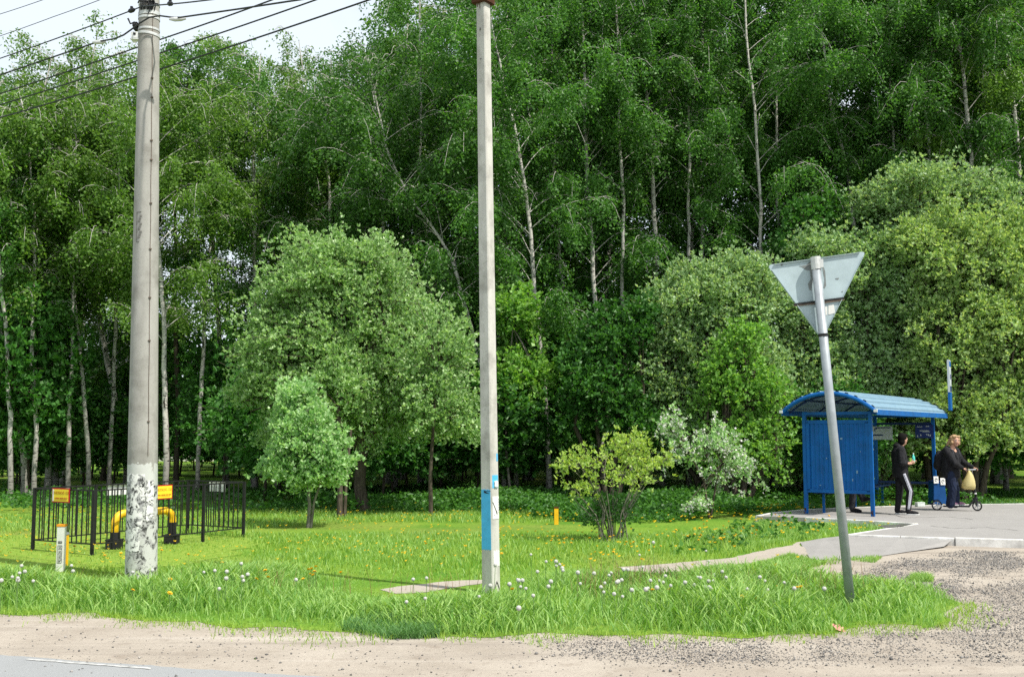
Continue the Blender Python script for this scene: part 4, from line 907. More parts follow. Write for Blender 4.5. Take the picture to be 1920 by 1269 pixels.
def plate(z0, z1, side, u0, u1, mat, name, off=.003, parent=None, rag=0.0, seed=1):
    """thin plate on a face of the pole; side 0 = left face, 1 = right face"""
    m = MB(); vs = []; k = 10
    ring_ = [(u0 + (u1 - u0) * i / k, 0) for i in range(k)] + [(u1, i / k) for i in range(k)] + [(u1 - (u1 - u0) * i / k, 1) for i in range(k)] + [(u0, 1 - i / k) for i in range(k)]
    out = []
    for d in (off, -.002):
        for i, (u, s) in enumerate(ring_):
            z = z0 + (z1 - z0) * s + rag * mnoise.noise(Vector((i * .9, seed, 2))); a = mw(z); uu_ = max(-1, min(1, u)) * (a - .012)
            out.append(mp(z, uu_, -a - d) if side == 0 else mp(z, a + d, uu_))
    n_ = len(ring_); m.add(out, [tuple(range(n_)), tuple(range(2 * n_ - 1, n_ - 1, -1))] + [(i, n_ + i, n_ + (i + 1) % n_, (i + 1) % n_) for i in range(n_)])
    return m.build(name, mat, parent or m_)
M['sky_blue'] = paint('light_blue_paint', (.07, .43, .74), .55, .15, 14)
t = NT('blue_worn'); c = t.coord(); a = t.noise(24, 5, .7, c)
plate(mz(1029), mz(917), 0, -1, 1, M['sky_blue'], 'blue_paint', .0025, rag=.012); plate(mz(914), mz(890), 1, -.85, .85, M['sky_blue'], 'blue_paint', .0025, rag=.01, seed=4)
plate(mz(864), mz(850), 1, .5, .9, M['sky_blue'], 'blue_paint', .0025, rag=.01, seed=7)
o = plate(mz(972), mz(930), 1, -.92, .95, M['paper'], 'notice', .005)
def mark(pts, r, mat, parent, side=1, name='print'):
    m = MB()
    for a, b in pts: m.tube([(mp(z, u * mw(z), -mw(z) - .006) if side == 0 else mp(z, mw(z) + .006, u * mw(z))) for u, z in (a, b)], r, 5)
    return m.build(name, mat, parent)
mark([((-.75, mz(940)), (-.1, mz(953))), ((-.1, mz(953)), (.25, mz(962))), ((.1, mz(956)), (.32, mz(963)))], .005, M['ink'], o)
mark([((.62, mz(y)), (.85, mz(y))) for y in range(935, 962, 3)], .002, M['ink'], o); mark([((-.5, mz(964)), (-.2, mz(964)))], .004, M['band'], o)
plate(mz(1060), mz(1032), 1, -.8, .9, M['paper'], 'torn_notice', .004, rag=.05, seed=9); o = plate(mz(912), mz(902), 1, -.4, .6, M['paper'], 'torn_notice', .02, rag=.03, seed=12)
mark([((-.1, mz(903)), (.6, mz(906)))], .004, M['ink'], o)
mark([((-.6, mz(1102)), (.0, mz(1088))), ((.1, mz(1090)), (.8, mz(1108)))], .004, M['ink'], m_, 1, 'scratch')
mark([((-.05, mz(55)), (.05, mz(57))), ((.05, mz(57)), (.02, mz(60))), ((.02, mz(60)), (-.12, mz(60)))], .004, M['ink'], m_, 0, 'stencil_mark'); mark([((-.15, mz(114)), (.2, mz(114)))], .004, M['ink'], m_, 0, 'stencil_mark')
mark([((-.3 + .06 * math.sin(k * 3), mz(919 + 1.3 * (k % 4))), (-.25 + .3 * (k % 5), mz(919.8 + 1.3 * (k % 4)))) for k in range(8)], .003, M['ink'], m_, 0, 'scratch')
mb = MB(); zt = Hm; mb.box(mp(zt + .09, 0, 0), (.21, .21, .22), Matrix((ex, ey, Vector((0, 0, 1)))).transposed()); mb.tube([mp(zt + .2, 0, 0), mp(zt + .75, 0, 0), mp(zt + 1.1, .3, -.3)], .03, 10); mb.build('bracket_cap', M['rust'], m_, bevel=.008)
for k, (u, y) in enumerate(((-.75, 12), (-.05, 16), (-.4, 9))): plate(mz(y + 3), mz(4), 0, u - .09, u + .09, M['rust'], 'rust_streak', .002, rag=.02, seed=k)

# overhead cables; each runs past the round pole, nearer the viewer to the right
def cable(p, label, r, clamps=(), via=None):
    a, b, c = p; m = MB(); pts = []
    a2 = a + (a - b) * .9 + Vector((0, 0, .25)); c2 = c + (c - b) * .8 + Vector((0, 0, .35))
    for q0, q1 in ((a2, a), (a, b), (b, c), (c, c2)):
        for i in range(10):
            s = i / 10; pt = q0.lerp(q1, s); L = (q1 - q0).length; pt.z -= .006 * L * 4 * s * (1 - s) * .5; pts.append(pt)
    pts.append(c2); m.tube(pts, r, 6)
    root = tag(m.build('overhead_cable', M['cable']), label, 'cable', 'overhead cables at the round pole')
    for k in clamps:
        q = a.lerp(b, k) if k <= 1 else b.lerp(c, k - 1); d = (b - a if k <= 1 else c - b).normalized(); q = q - Vector((0, 0, .003)); mm = MB()
        mm.tube([q - d * .07, q - d * .03, q + d * .03, q + d * .07], [.012, .03, .03, .014], 10); mm.box(q + Vector((0, 0, .03)), (.03, .03, .05)); mm.build('clamp', M['black_iron'], root)
    return root
D0 = pb_.y
def tri(pl, pp, pr, dl, dp, dr): return at(*pl, dl), at(*pp, dp), at(*pr, dr)
cable(tri((0, 110), (268, 12), (403, -1), D0 + 1.9, D0 - .20, D0 - 2.4), 'topmost cable tied to the front of the round pole with two dark clamps', .009, (.93, 1.42))
q0 = at(0, 141, D0 + 1.7); q1 = at(186, 78, D0 + .3); q2 = at(255, 53, D0 - .12)
cable(tri((0, 141), (186, 77), (254, 52), D0 + 1.7, D0 + .35, D0 - .10), 'cable sagging from the hook at the left of the round pole', .011, (1.0,)) if False else None
m = MB(); a2 = q0 + (q0 - q1) * .9
pts = [a2, q0.lerp(a2, .5) - Vector((0, 0, .02)), q0, q0.lerp(q1, .5), q1, at(215, 73, D0 + .1), at(232, 66, D0 - .05), at(246, 56, D0 - .12), at(262, 44, D0 - .22), at(280, 33, D0 - .24), at(300, 30, D0 - .22), at(322, 33, D0 - .3), at(339, 33, D0 - .6), at(450, 17, D0 - 1.4), at(562, 0, D0 - 2.2), at(800, -36, D0 - 3.6)]
m.tube(pts, .011, 7); o = tag(m.build('overhead_cable', M['cable']), 'thick cable looping across the front of the round pole below the wire knot', 'cable', 'overhead cables at the round pole')
mm = MB()
for q, s in ((at(333, 35, D0 - .5), 1.2), (q1, 1.0)): mm.tube([q + Vector((-.09 * s, 0, -.01)), q + Vector((-.04, 0, -.012)), q + Vector((.04, 0, -.008)), q + Vector((.09 * s, 0, 0))], [.014, .03, .03, .016], 10)
mm.build('clamp', M['band'], o)
cable(tri((0, 176), (278, 82), (511, 0), D0 + 2.1, D0 + .55, D0 - 1.2), 'upper of the three parallel cables passing behind the round pole', .011)
cable(tri((0, 197), (278, 107), (593, 0), D0 + 2.1, D0 + .55, D0 - 1.4), 'middle of the three parallel cables passing behind the round pole', .011)
cable(tri((0, 221), (278, 137), (693, 0), D0 + 2.1, D0 + .55, D0 - 1.8), 'lowest of the three parallel cables passing behind the round pole', .012)
cable(tri((0, 27), (81, 0), (160, -26), 24, 23, 22), 'thin wire crossing the uppermost left corner of the sky', .008)
cable(tri((0, 68), (100, 32), (188, 0), 24, 23, 22), 'thin wire in the sky left of the round pole, below the corner wire', .008)

# ------------------------------------------------------------------ back of the give-way sign
sb = ground(1596, 1143); s_ = thing('road_sign', 'triangular road sign seen from behind on a tilted grey post', 'road sign', sb)
stop_ = at(1529, 486, sb.y); av = stop_ - sb; M['sign_grey'] = paint('sign_grey', (.40, .49, .52), .5, .14, 5, .3, .1)
M['post_grey'] = paint('post_grey', (.33, .36, .385), .45, .2, 7, .4, .2)
L_ = av.length; zdir = av.normalized(); mb = MB(); mb.tube([zdir * (-.25), zdir * (L_ * .5), zdir * L_], [.049, .048, .047], 20); mb.build('post', M['post_grey'], s_, True)
# sign plane: corners measured at the plate's distance, behind the post
dpl = sb.y + .085
c0, c1, c2 = [at(x, y, dpl) - sb for x, y in ((1438, 497), (1624, 471), (1541, 638))]
nrm = (c1 - c0).cross(c2 - c0).normalized(); nrm = -nrm if nrm.y > 0 else nrm      # towards the viewer
def rtri(k, rad=.12):
    cen = (c0 + c1 + c2) / 3; q = [cen + (c - cen) * k for c in (c0, c1, c2)]; out = []
    for i in range(3):
        a, b, c = q[i - 1], q[i], q[(i + 1) % 3]; p0 = b + (a - b).normalized() * rad * .5; p1 = b + (c - b).normalized() * rad * .5
        for s in np.linspace(0, 1, 6): out.append(p0 * (1 - s) ** 2 + b * 2 * s * (1 - s) + p1 * s * s)
    return out
def slab(pts, n0, n1, mat, name, parent):
    m = MB(); k = len(pts); m.add([p + nrm * n0 for p in pts] + [p + nrm * n1 for p in pts], [tuple(range(k)), tuple(range(2 * k - 1, k - 1, -1))] + [(i, k + i, k + (i + 1) % k, (i + 1) % k) for i in range(k)])
    o = m.build(name, mat, parent); bm = bmesh.new(); bm.from_mesh(o.data); bmesh.ops.recalc_face_normals(bm, faces=bm.faces); bm.to_mesh(o.data); bm.free(); return o
pl = slab(rtri(1.0), 0, -.004, M['sign_grey'], 'sign_plate', s_)
M['red'] = paint('sign_red', (.45, .02, .02), .4, .1); slab(rtri(.985), -.0045, -.0065, M['red'], 'red_border', pl); slab(rtri(.72, .1), -.007, -.009, M['white'], 'white_face', pl)
m = MB(); e = rtri(1.0); k = len(e)
# folded rim along the three edges (open at the corners)
cen = (c0 + c1 + c2) / 3
for i in range(3):
    a, b = (c0, c1, c2)[i], (c0, c1, c2)[(i + 1) % 3]; d = (b - a).normalized(); inn = (cen - (a + b) / 2).normalized()
    m.bar(a + d * .075 + inn * .006 + nrm * .011, b - d * .075 + inn * .006 + nrm * .011, .020, .005, up=inn)
m.build('rim', M['sign_grey'], pl)
def sp(px, py, out=.0): return at(px, py, dpl) - sb + nrm * out
m = MB(); m.bar(sp(1488, 573, .012), sp(1527, 569, .012), .018, .012, up=nrm); m.bar(sp(1545, 567, .012), sp(1582, 562, .012), .018, .012, up=nrm); m.build('stiffener', M['wire_brown'], s_)
m = MB(); m.bar(sp(1488, 571, .016), sp(1582, 559, .016), .02, .012, up=nrm); m.build('stiffener', M['black_iron'], s_)
m = MB(); zt = zdir * (L_ - .02)
m.tube([zt - zdir * .09, zt + zdir * .045], .054, 16); m.box(zt + Vector((.05, -.03, -.03)), (.04, .03, .09)); m.build('top_clamp', M['band'], s_)
m = MB(); q = (c2 - (c2 - cen) * .28); m.tube([zdir * (L_ * .775), zdir * (L_ * .775 + .03)], .053, 16); m.build('lower_clamp', M['black_iron'], s_)
slab([sp(*p) for p in ((1553, 573), (1563, 570.5), (1566, 587), (1553, 590))], .004, .002, M['paper'], 'sticker', pl); slab([sp(*p) for p in ((1546, 575), (1551, 574), (1551, 590), (1546, 592))], .004, .002, M['paper'], 'sticker', pl)
# glue and dirt stains with their own outline
M['stain'] = paint('stain', (.20, .22, .22), .8, .3, 20)
def blob(pts, seed):
    out = []
    for i in range(len(pts)):
        a, b = pts[i], pts[(i + 1) % len(pts)]
        for s in (0, .33, .66): x, y = a[0] + (b[0] - a[0]) * s, a[1] + (b[1] - a[1]) * s; out.append(sp(x + 1.2 * mnoise.noise(Vector((i, s * 3, seed))), y + 1.2 * mnoise.noise(Vector((s * 3, i, seed)))))
    return slab(out, .0025, .001, M['stain'], 'stain', pl)
blob([(1519, 490), (1526, 488), (1526, 515), (1521, 545), (1517, 543), (1515, 532), (1520, 524), (1519, 508), (1510, 506), (1504, 501), (1498, 499), (1512, 497)], 1)
blob([(1541, 492), (1544, 500), (1547, 508), (1549, 535), (1546, 541), (1544, 539), (1546, 525), (1543, 508)], 2); blob([(1464, 495), (1468, 495), (1467, 499), (1464, 498)], 3); blob([(1566, 522), (1573, 521), (1572, 524), (1567, 524)], 4); blob([(1577, 547), (1581, 545), (1580, 548)], 5)

# ------------------------------------------------------------------ gas pipe enclosure
fB, fA, fC = ground(172, 1041), ground(70, 1031), ground(456, 1007)
u = (fC - fB).normalized(); Lf = (fC - fB).length; v = Vector((-u.y, u.x, 0)); Wf = (fA - fB).dot(v); HF = .98
fen = thing('picket_fence', 'low black iron bar fence closed round the yellow gas pipe', 'fence', fB, math.atan2(u.y, u.x))
def panel(a, b, n, skip=0):
    m = MB(); a, b = Vector(a), Vector(b); d = (b - a); L = d.length
    m.bar(a + Vector((0, 0, HF)), b + Vector((0, 0, HF)), .028, .022); m.bar(a + Vector((0, 0, .17)), b + Vector((0, 0, .17)), .024, .018)
    for i in range(1, n): p = a + d * (i / n); m.box((p.x, p.y, (.17 + HF) / 2), (.014, .014, HF - .18))
    m.build('bar_panel', M['black_iron'], fen)
for x0, x1 in ((.03, Lf * .345), (Lf * .345, Lf * .70), (Lf * .70, Lf - .03)): panel((x0, 0, 0), (x1, 0, 0), 9 if x1 < Lf * .9 else 8)
for x0, x1 in ((.03, Lf * .36), (Lf * .36, Lf * .68), (Lf * .68, Lf - .03)): panel((x0, Wf, 0), (x1, Wf, 0), 9)
panel((0, .03, 0), (0, Wf - .03, 0), 12); panel((Lf, .03, 0), (Lf, Wf - .03, 0), 12)
for (x, y) in ((0, 0), (Lf * .345, 0), (Lf * .70, 0), (Lf, 0), (0, Wf), (Lf, Wf), (Lf * .36, Wf), (Lf * .68, Wf)):
    m = MB(); m.box((x, y, HF / 2 - .06), (.045, .045, HF + .14)); m.build('post', M['black_iron'], fen, bevel=.003)
M['yellow'] = paint('yellow_paint', (.80, .46, .012), .45, .12, 7, .4); M['sign_text'] = paint('sign_text', (.40, .10, .012), .5, .06); M['sign_yellow'] = paint('sign_yellow', (.85, .63, .03), .4, .06); M['orange'] = paint('orange_cap', (.80, .33, .015), .5, .15)
def gas_sign(c, rz, wdt=.37, hgt=.20):
    Mx = Matrix.Translation(c) @ Matrix.Rotation(rz, 4, 'Z')
    m = MB(); m.box((0, 0, 0), (wdt + .03, .012, hgt + .03)); o = m.xform(Mx).build('warning_sign', M['red'], fen)
    m = MB(); m.box((0, -.0075, 0), (wdt - .004, .004, hgt - .004)); m.xform(Mx).build('yellow_face', M['sign_yellow'], o)
    m = MB(); m.box((-wdt / 2 + .018, -.0085, 0), (.03, .005, hgt - .006)); m.xform(Mx).build('white_strip', M['white'], o)
    T = Mx @ Matrix.Translation((.012, -.011, .035)) @ Matrix.Rotation(R(90), 4, 'X')
    lettering('ОГНЕОПАСНО - ГАЗ', .040, M['sign_text'], o, T @ Matrix.Diagonal((.92, 1.5, 1, 1)))
    m = MB(); g = random.Random(4); x = -wdt / 2 + .055
    while x < wdt / 2 - .03: k = g.uniform(.006, .016); m.box((x + k / 2, -.0105, -.045), (k, .002, .020)); x += k + .004 + (.008 if g.random() < .15 else 0)
    m.box((.01, -.0105, -.068), (wdt - .09, .002, .006)); m.xform(Mx).build('small_print', M['sign_text'], o)
invr = Matrix.Rotation(-math.atan2(u.y, u.x), 4, 'Z')
def floc(px, py, Y): return invr @ (at(px, py, Y) - fB)
pA = Vector((0, Wf * .48, HF - .09)); gas_sign(pA + Vector((-.035, .05, 0)), R(-90), .37, .19)
q = Vector((.0, 0, 0)); gas_sign(Vector((Lf * .405, -.035, HF - .085)), 0, .40, .20)
for c, d, rz in ((Vector((Lf * .50, Wf + .03, HF - .10)), .42, 0), (Vector((Lf + .03, Wf * .50, HF - .10)), .40, R(90))):
    m = MB(); m.box((0, 0, 0), (d, .012, .17)); m.xform(Matrix.Translation(c) @ Matrix.Rotation(rz, 4, 'Z')).build('sign_back', M['white'], fen)
# the pipe
pL, pR = ground(214, 1029), ground(322, 1019); gp_ = thing('gas_pipe', 'yellow gas pipe bent like a low arch out of the ground behind black bars', 'gas pipe', pL)
dv = pR - pL; dh = dv.normalized(); m = MB(); zt = .56; rb = .16; pts = [Vector((0, 0, .1)), Vector((0, 0, zt - rb))]
for s in np.linspace(0, math.pi / 2, 9)[1:]: pts.append(dh * (rb - rb * math.cos(s)) + Vector((0, 0, zt - rb + rb * math.sin(s))))
for s in np.linspace(math.pi / 2, 0, 9)[:-1]: pts.append(dv - dh * (rb - rb * math.cos(s)) + Vector((0, 0, zt - rb + rb * math.sin(s))))
pts += [dv + Vector((0, 0, zt - rb)), dv + Vector((0, 0, .1))]; m.tube(pts, .062, 18); m.build('pipe', M['yellow'], gp_, True)
for q, h in ((Vector((0, 0, 0)), .27), (dv, .36)):
    m = MB(); m.tube([q + Vector((0, 0, .05)), q + Vector((0, 0, h))], .069, 18); m.box(q + Vector((0, 0, .055)), (.21, .21, .17)); m.box(q + Vector((0, 0, .15)), (.23, .23, .02)); m.build('black_socket', M['rubber'], gp_, bevel=.004)
# marker posts
def marker(foot, wdt, h, mat, capm, label, text=False, capz=.03):
    r = thing('marker_post', label, 'marker post', foot); m = MB(); m.box((0, 0, h / 2 - .05), (wdt, wdt * .8, h + .1 - .0)); o = m.build('body', mat, r, bevel=.004)
    m = MB(); m.box((0, 0, h + capz / 2 + .001), (wdt + .012, wdt * .8 + .012, capz)); m.build('cap', capm, r, bevel=.003)
    if text:
        m = MB(); m.box((0, -wdt * .4 - .002, h * .655), (wdt * .52, .003, .030)); q = m.build('label_plate', M['ink'], r)
        lettering('ГАЗ', .022, M['paper'], q, Matrix.Translation((0, -wdt * .4 - .005, h * .655)) @ Matrix.Rotation(R(90), 4, 'X'))
        m = MB(); x, y0, z0, z1 = wdt * .29, -wdt * .4 - .003, h * .20, h * .585
        for a, b in (((-x, y0, z0), (x, y0, z0)), ((x, y0, z0), (x, y0, z1)), ((x, y0, z1), (-x, y0, z1)), ((-x, y0, z1), (-x, y0, z0))): m.tube([a, b], .002, 4)
        m.build('label_frame', M['ink'], r)
        lettering('НЕ КОПАТЬ', .047, M['ink'], r, Matrix.Translation((0, -wdt * .4 - .004, (z0 + z1) / 2)) @ Matrix.Rotation(R(90), 4, 'X') @ Matrix.Rotation(R(-90), 4, 'Z') @ Matrix.Diagonal((.78, 1.1, 1, 1)))
    return r
M['post_white'] = paint('post_white', (.72, .73, .66), .55, .1)
marker(ground(113, 1071), .10, .60, M['post_white'], M['orange'], 'white marker post with orange cap and black writing, left of the round pole', True)
marker(ground(121.5, 1060), .07, .43, M['yellow'], M['steel'], 'yellow marker post half hidden behind the white marker post')
r = marker(ground(1043, 983), .088, .33, M['yellow'], M['rust'], 'short yellow marker post alone in the meadow beside the yellow-green shrub')

# ------------------------------------------------------------------ dandelions and litter
m = MB(); m.tube([(0, 0, 0), (.01, 0, .5), (0, .005, 1.0)], [.0035, .003, .0028], 5); st_me = m.mesh('stem')
g = random.Random(3); m = MB()
for i in range(90):
    th = math.acos(1 - 2 * (i + .5) / 90); ph = i * 2.39996; d = Vector((math.sin(th) * math.cos(ph), math.sin(th) * math.sin(ph), math.cos(th)))
    a = d.orthogonal().normalized(); b = d.cross(a); q = d * .020; m.add([d * .004, q + a * .007, q + b * .007, q - a * .007, q - b * .007], [(0, 1, 2), (0, 3, 4), (1, 2, 3, 4)])
clock_me = m.mesh('seed_head'); clock_me.materials.append(M['seed_white'])
m = MB()
for k in range(46):
    a = k * 2.39996; rr = .028 * (1 - .55 * (k / 46)); z = .012 * k / 46; d = Vector((math.cos(a), math.sin(a), 0)); s = Vector((-d.y, d.x, 0)) * .0035
    m.add([s + Vector((0, 0, z)), -s + Vector((0, 0, z)), d * rr - s + Vector((0, 0, z + .007)), d * rr + s + Vector((0, 0, z + .007))], [(0, 1, 2, 3)])
yel_me = m.mesh('flower_head'); yel_me.materials.append(M['petal_yellow']); st_me.materials.append(M['stem_green'])
def dandelion(px, py, kind, h, g):
    f_ = ground(px, py); r = empty('dandelion', f_ + Vector((g.uniform(-.02, .02), g.uniform(-.05, .05), 0)), g.uniform(0, 6.28))
    tag(r, 'white dandelion seed head standing in the verge grass' if kind else 'yellow dandelion flower open above the grass', 'dandelion', 'dandelion clocks in the verge' if kind else 'yellow dandelions')
    s = put('stem', st_me, None, r); s.scale = (1, 1, h); k = put('seed_head' if kind else 'flower_head', clock_me if kind else yel_me, None, r); k.location = (0, 0.005, h)
    sc_ = g.uniform(.75, 1.15); k.scale = (sc_,) * 3; k.rotation_euler = (g.uniform(-.5, .5), g.uniform(-.5, .5), 0)
g = random.Random(17)
for (cx_, cy_, sx_, sy_, n_) in ((1010, 1105, 45, 16, 12), (1140, 1118, 60, 14, 15), (1240, 1130, 40, 14, 13), (1330, 1122, 45, 12, 9), (1440, 1128, 60, 10, 10), (25, 1112, 25, 14, 9), (420, 1115, 45, 12, 7), (960, 1140, 40, 20, 6), (600, 1120, 160, 12, 5), (800, 1140, 60, 14, 5), (200, 1105, 90, 8, 4), (1250, 1055, 90, 10, 4)):
    for i in range(n_): dandelion(cx_ + g.gauss(0, sx_), cy_ + 26 + g.gauss(0, sy_), True, g.uniform(.26, .40), g)
for (cx_, cy_, sx_, sy_, n_) in ((588, 1108, 14, 6, 7), (1330, 1150, 90, 12, 7), (1450, 1140, 40, 8, 5), (320, 1145, 50, 10, 3), (500, 1110, 60, 10, 5), (990, 1150, 30, 10, 2), (280, 1065, 90, 14, 8), (1360, 1003, 50, 14, 26), (1180, 1040, 60, 12, 12), (1050, 1030, 60, 12, 10), (1480, 990, 50, 9, 14), (120, 1045, 60, 8, 8), (1290, 1020, 50, 8, 10), (850, 1035, 60, 12, 8), (1850, 947, 50, .8, 7)):
    for i in range(n_):
        x, y = cx_ + g.gauss(0, sx_), cy_ + g.gauss(0, sy_)
        if y > 955: dandelion(x, y, False, g.uniform(.16, .28) if y > 1080 else g.uniform(.08, .17), g)
M['carton'] = paint('carton_white', (.66, .72, .68), .6, .2); f_ = ground(1725, 949, .125); m = MB(); m.box((0, 0, .05), (.20, .12, .10), Matrix.Rotation(.2, 3, 'Z')); m.box((.0, 0, .085), (.205, .125, .02), Matrix.Rotation(.2, 3, 'Z'))
o = m.build('carton', M['carton'], bevel=.006); o.location = f_; tag(o, 'small pale carton dropped on the pavement behind the standing man', 'litter')
m = MB(); k = 7; vs = [(.035 * (i - 3) + .008 * math.sin(j * 2), .02 * (j - 3) , .05 + .03 * mnoise.noise(Vector((i * .9, j * .9, 3)))) for i in range(k) for j in range(k)]
m.add(vs, [(i * k + j, i * k + j + 1, (i + 1) * k + j + 1, (i + 1) * k + j) for i in range(k - 1) for j in range(k - 1)])
o = m.build('wrapper', paint('wrapper_pink', (.62, .30, .24), .5, .4, 18)); o.location = ground(1567, 1183); o.rotation_euler = (.5, .3, .4); o.scale = (.55, .8, .9); tag(o, 'crumpled pinkish wrapper at the grass edge below the sign post', 'litter')
# ------------------------------------------------------------------ bus shelter
PZ = .12
n0 = ground(1637, 968, PZ); ud = Vector((.577, .816, 0)).normalized(); vd = Vector((-ud.y, ud.x, 0)); LS, WS = 5.15, 1.43
sh = thing('bus_shelter', 'blue metal bus shelter with an arched ribbed roof', 'bus shelter', n0, math.atan2(ud.y, ud.x))   # local x along it, y towards its back
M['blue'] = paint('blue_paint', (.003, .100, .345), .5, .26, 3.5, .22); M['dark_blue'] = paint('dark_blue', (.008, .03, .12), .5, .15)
t = NT('roof_metal'); c = t.coord(); a = t.noise(4, 5, .6, c); M['roof'] = t.done(t.bsdf(t.mix(a, (.12, .22, .31), (.24, .36, .44)), .55, .35, .1, t.noise(40, 3, .5, c), .1, .003))
M['chip'] = paint('paint_chip', (.16, .28, .42), .6, .3, 20)
EV = 2.20                                            # eaves above the pavement
for i, (x, y) in enumerate(((0, 0), (0, WS), (LS, 0), (LS, WS))):
    m = MB(); m.box((x, y, EV / 2), (.075, .075, EV)); m.build('post', M['blue'], sh, bevel=.004)
m = MB()
for (a, b) in (((0, 0), (LS, 0)), ((0, WS), (LS, WS)), ((0, 0), (0, WS)), ((LS, 0), (LS, WS))): m.bar((*a, EV - .035), (*b, EV - .035), .05, .06)
m.build('top_frame', M['blue'], sh)
# end wall of ribbed sheet in a frame
pt, pbm = 1.98, .50
m = MB()
for z in (pt, pbm): m.bar((0, .0385, z), (0, WS - .0385, z), .05, .075)
for y in (.075, WS - .075): m.bar((0, y, pbm), (0, y, pt), .05, .07, up=(0, 1, 0))
m.build('end_frame', M['blue'], sh)
m = MB(); prof = []; y = .10
while y < WS - .14:
    for dy, dx in ((0, 0), (.018, -.016), (.046, -.016), (.064, 0)): prof.append((dx, y + dy))
    y += .095
prof.append((0, WS - .10)); k = len(prof); vs = [(x + o_, y, z) for o_ in (0, .004) for z in (pbm + .03, pt - .03) for x, y in prof]; fs = []
for i in range(k - 1): fs.append((i, k + i, k + i + 1, i + 1)); fs.append((2 * k + i, 2 * k + i + 1, 3 * k + i + 1, 3 * k + i))
m.add(vs, fs); m.build('ribbed_panel', M['blue'], sh)
m = MB()
for y, z, w_, h_ in ((.62, 1.62, .05, .04), (.30, .92, .035, .06), (.40, .75, .02, .05), (1.1, .62, .03, .02), (.22, 1.35, .02, .02), (.95, 1.2, .025, .03)): m.box((-.019, y, z), (.003, w_, h_))
m.build('paint_chips', M['chip'], sh)
m = MB(); g = random.Random(2)
for x, y in ((0, 0), (0, WS), (LS, 0)):
    for k in range(7): m.box((x - .038, y + g.uniform(-.025, .025), g.uniform(.01, .12)), (.003, g.uniform(.01, .03), g.uniform(.01, .05)))
m.build('rust_spots', M['rust'], sh)
# open far end with two rails and boards; open long back with rails and a bench
m = MB()
for z in (pt, pbm): m.bar((LS, .0385, z), (LS, WS - .0385, z), .04, .06)
m.build('far_rails', M['dark_blue'], sh)
m = MB()
for z in (pt,): m.bar((.0385, WS, z), (LS - .0385, WS, z), .04, .05)
m.build('back_rail', M['blue'], sh)
b_ = empty('bench', (0, 0, 0)); b_.parent = sh
m = MB(); 
for k in range(3): m.box((LS * .5, WS - .13 - .12 * k, .44), (LS - .5, .10, .035))
m.build('seat', M['dark_blue'], b_, bevel=.004)
for x in (.4, LS * .5, LS - .4): m = MB(); m.box((x, WS - .25, .21), (.035, .05, .42)); m.build('leg', M['blue'], b_)
def far_pt(px, py):                                   # a photo point on the far end wall, in shelter coordinates
    inv = Matrix.Rotation(-math.atan2(ud.y, ud.x), 4, 'Z'); d = inv @ ray(px, py); o = inv @ (Vector((0, 0, EYE)) - n0); s = (LS - .03 - o.x) / d.x; return o + d * s
def board(x0, x1, y0, y1, mat, name, bits, bm):
    a, b = far_pt(x0, y1), far_pt(x1, y0); c = (a + b) / 2; m = MB(); m.box((LS - .04, c.y, c.z), (.015, abs(a.y - b.y), abs(a.z - b.z))); o = m.build(name, mat, sh, bevel=.002); m = MB()
    for (fx, fy, w_, h_) in bits:
        m.box((LS - .049, a.y + (b.y - a.y) * fx, a.z + (b.z - a.z) * fy), (.003, abs(a.y - b.y) * w_, abs(a.z - b.z) * h_))
    m.build('print', bm, o); return o
M['board_grey'] = paint('board_grey', (.50, .54, .57), .4, .1); M['board_blue'] = paint('board_blue', (.012, .03, .16), .35, .12)
board(1636, 1673, 799, 824, M['board_grey'], 'notice_board', [(.55, .90, .75, .08), (.30, .34, .5, .10), (.14, .72, .05, .2), (.2, .82, .10, .08)], M['dark_blue'])
board(1717, 1750, 796, 821, M['board_blue'], 'route_board', [(.25, .85, .28, .05), (.68, .88, .2, .05), (.5, .55, .5, .06), (.6, .48, .4, .05), (.3, .22, .07, .12), (.12, .14, .05, .15), (.72, .24, .06, .16), (.82, .2, .08, .10), (.62, .28, .05, .08)], M['board_grey'])
# roof: barrel of ribbed sheet, arched end beams, purlins
x0, x1, y0, y1 = -.40, LS + .40, -.25, WS + .35; rise = .40; yc = (y0 + y1) / 2; hw = (y1 - y0) / 2; Rr = (hw * hw + rise * rise) / (2 * rise); a_m = math.asin(hw / Rr)
def arch(s, dr=0.0, z=EV + .02): a = -a_m + 2 * a_m * s; return Vector((0, yc + (Rr + dr) * math.sin(a), z + rise - Rr + (Rr + dr) * math.cos(a)))
m = MB(); prof = []
nr = 11
for i in range(nr):
    for ds, dr in ((.0, 0), (.25, 0), (.33, .028), (.62, .028), (.70, 0)): prof.append(arch((i + ds) / nr, dr))
prof.append(arch(1.0)); k = len(prof); vs = []
for dz in (.0, -.006):
    for x in (x0, x1): vs += [(x, p.y, p.z + dz) for p in prof]
fs = []
for i in range(k - 1): fs += [(i, k + i, k + i + 1, i + 1), (2 * k + i, 2 * k + i + 1, 3 * k + i + 1, 3 * k + i)]
m.add(vs, fs); rf = m.build('roof', M['roof'], sh)
m = MB()
for x in (x0 - .01, x1 + .01): m.tube([Vector((x, 0, -.02)) + arch(s / 20, -.02) for s in range(21)], .042, 8)
m.build('arch_beam', M['blue'], rf)
m = MB()
for x in (0, LS / 3, LS * 2 / 3, LS): m.tube([Vector((x, 0, -.03)) + arch(s / 20, -.03) for s in range(21)], .022, 6)
for s in (.2, .4, .6, .8): q = arch(s, -.025); m.bar((x0, q.y, q.z - .01), (x1, q.y, q.z - .01), .03, .03)
m.build('roof_ribs', M['dark_blue'], rf)
m = MB()
for s in (0, 1): q = arch(s, 0); m.bar((x0, q.y, q.z - .05), (x1, q.y, q.z - .05), .03, .11)
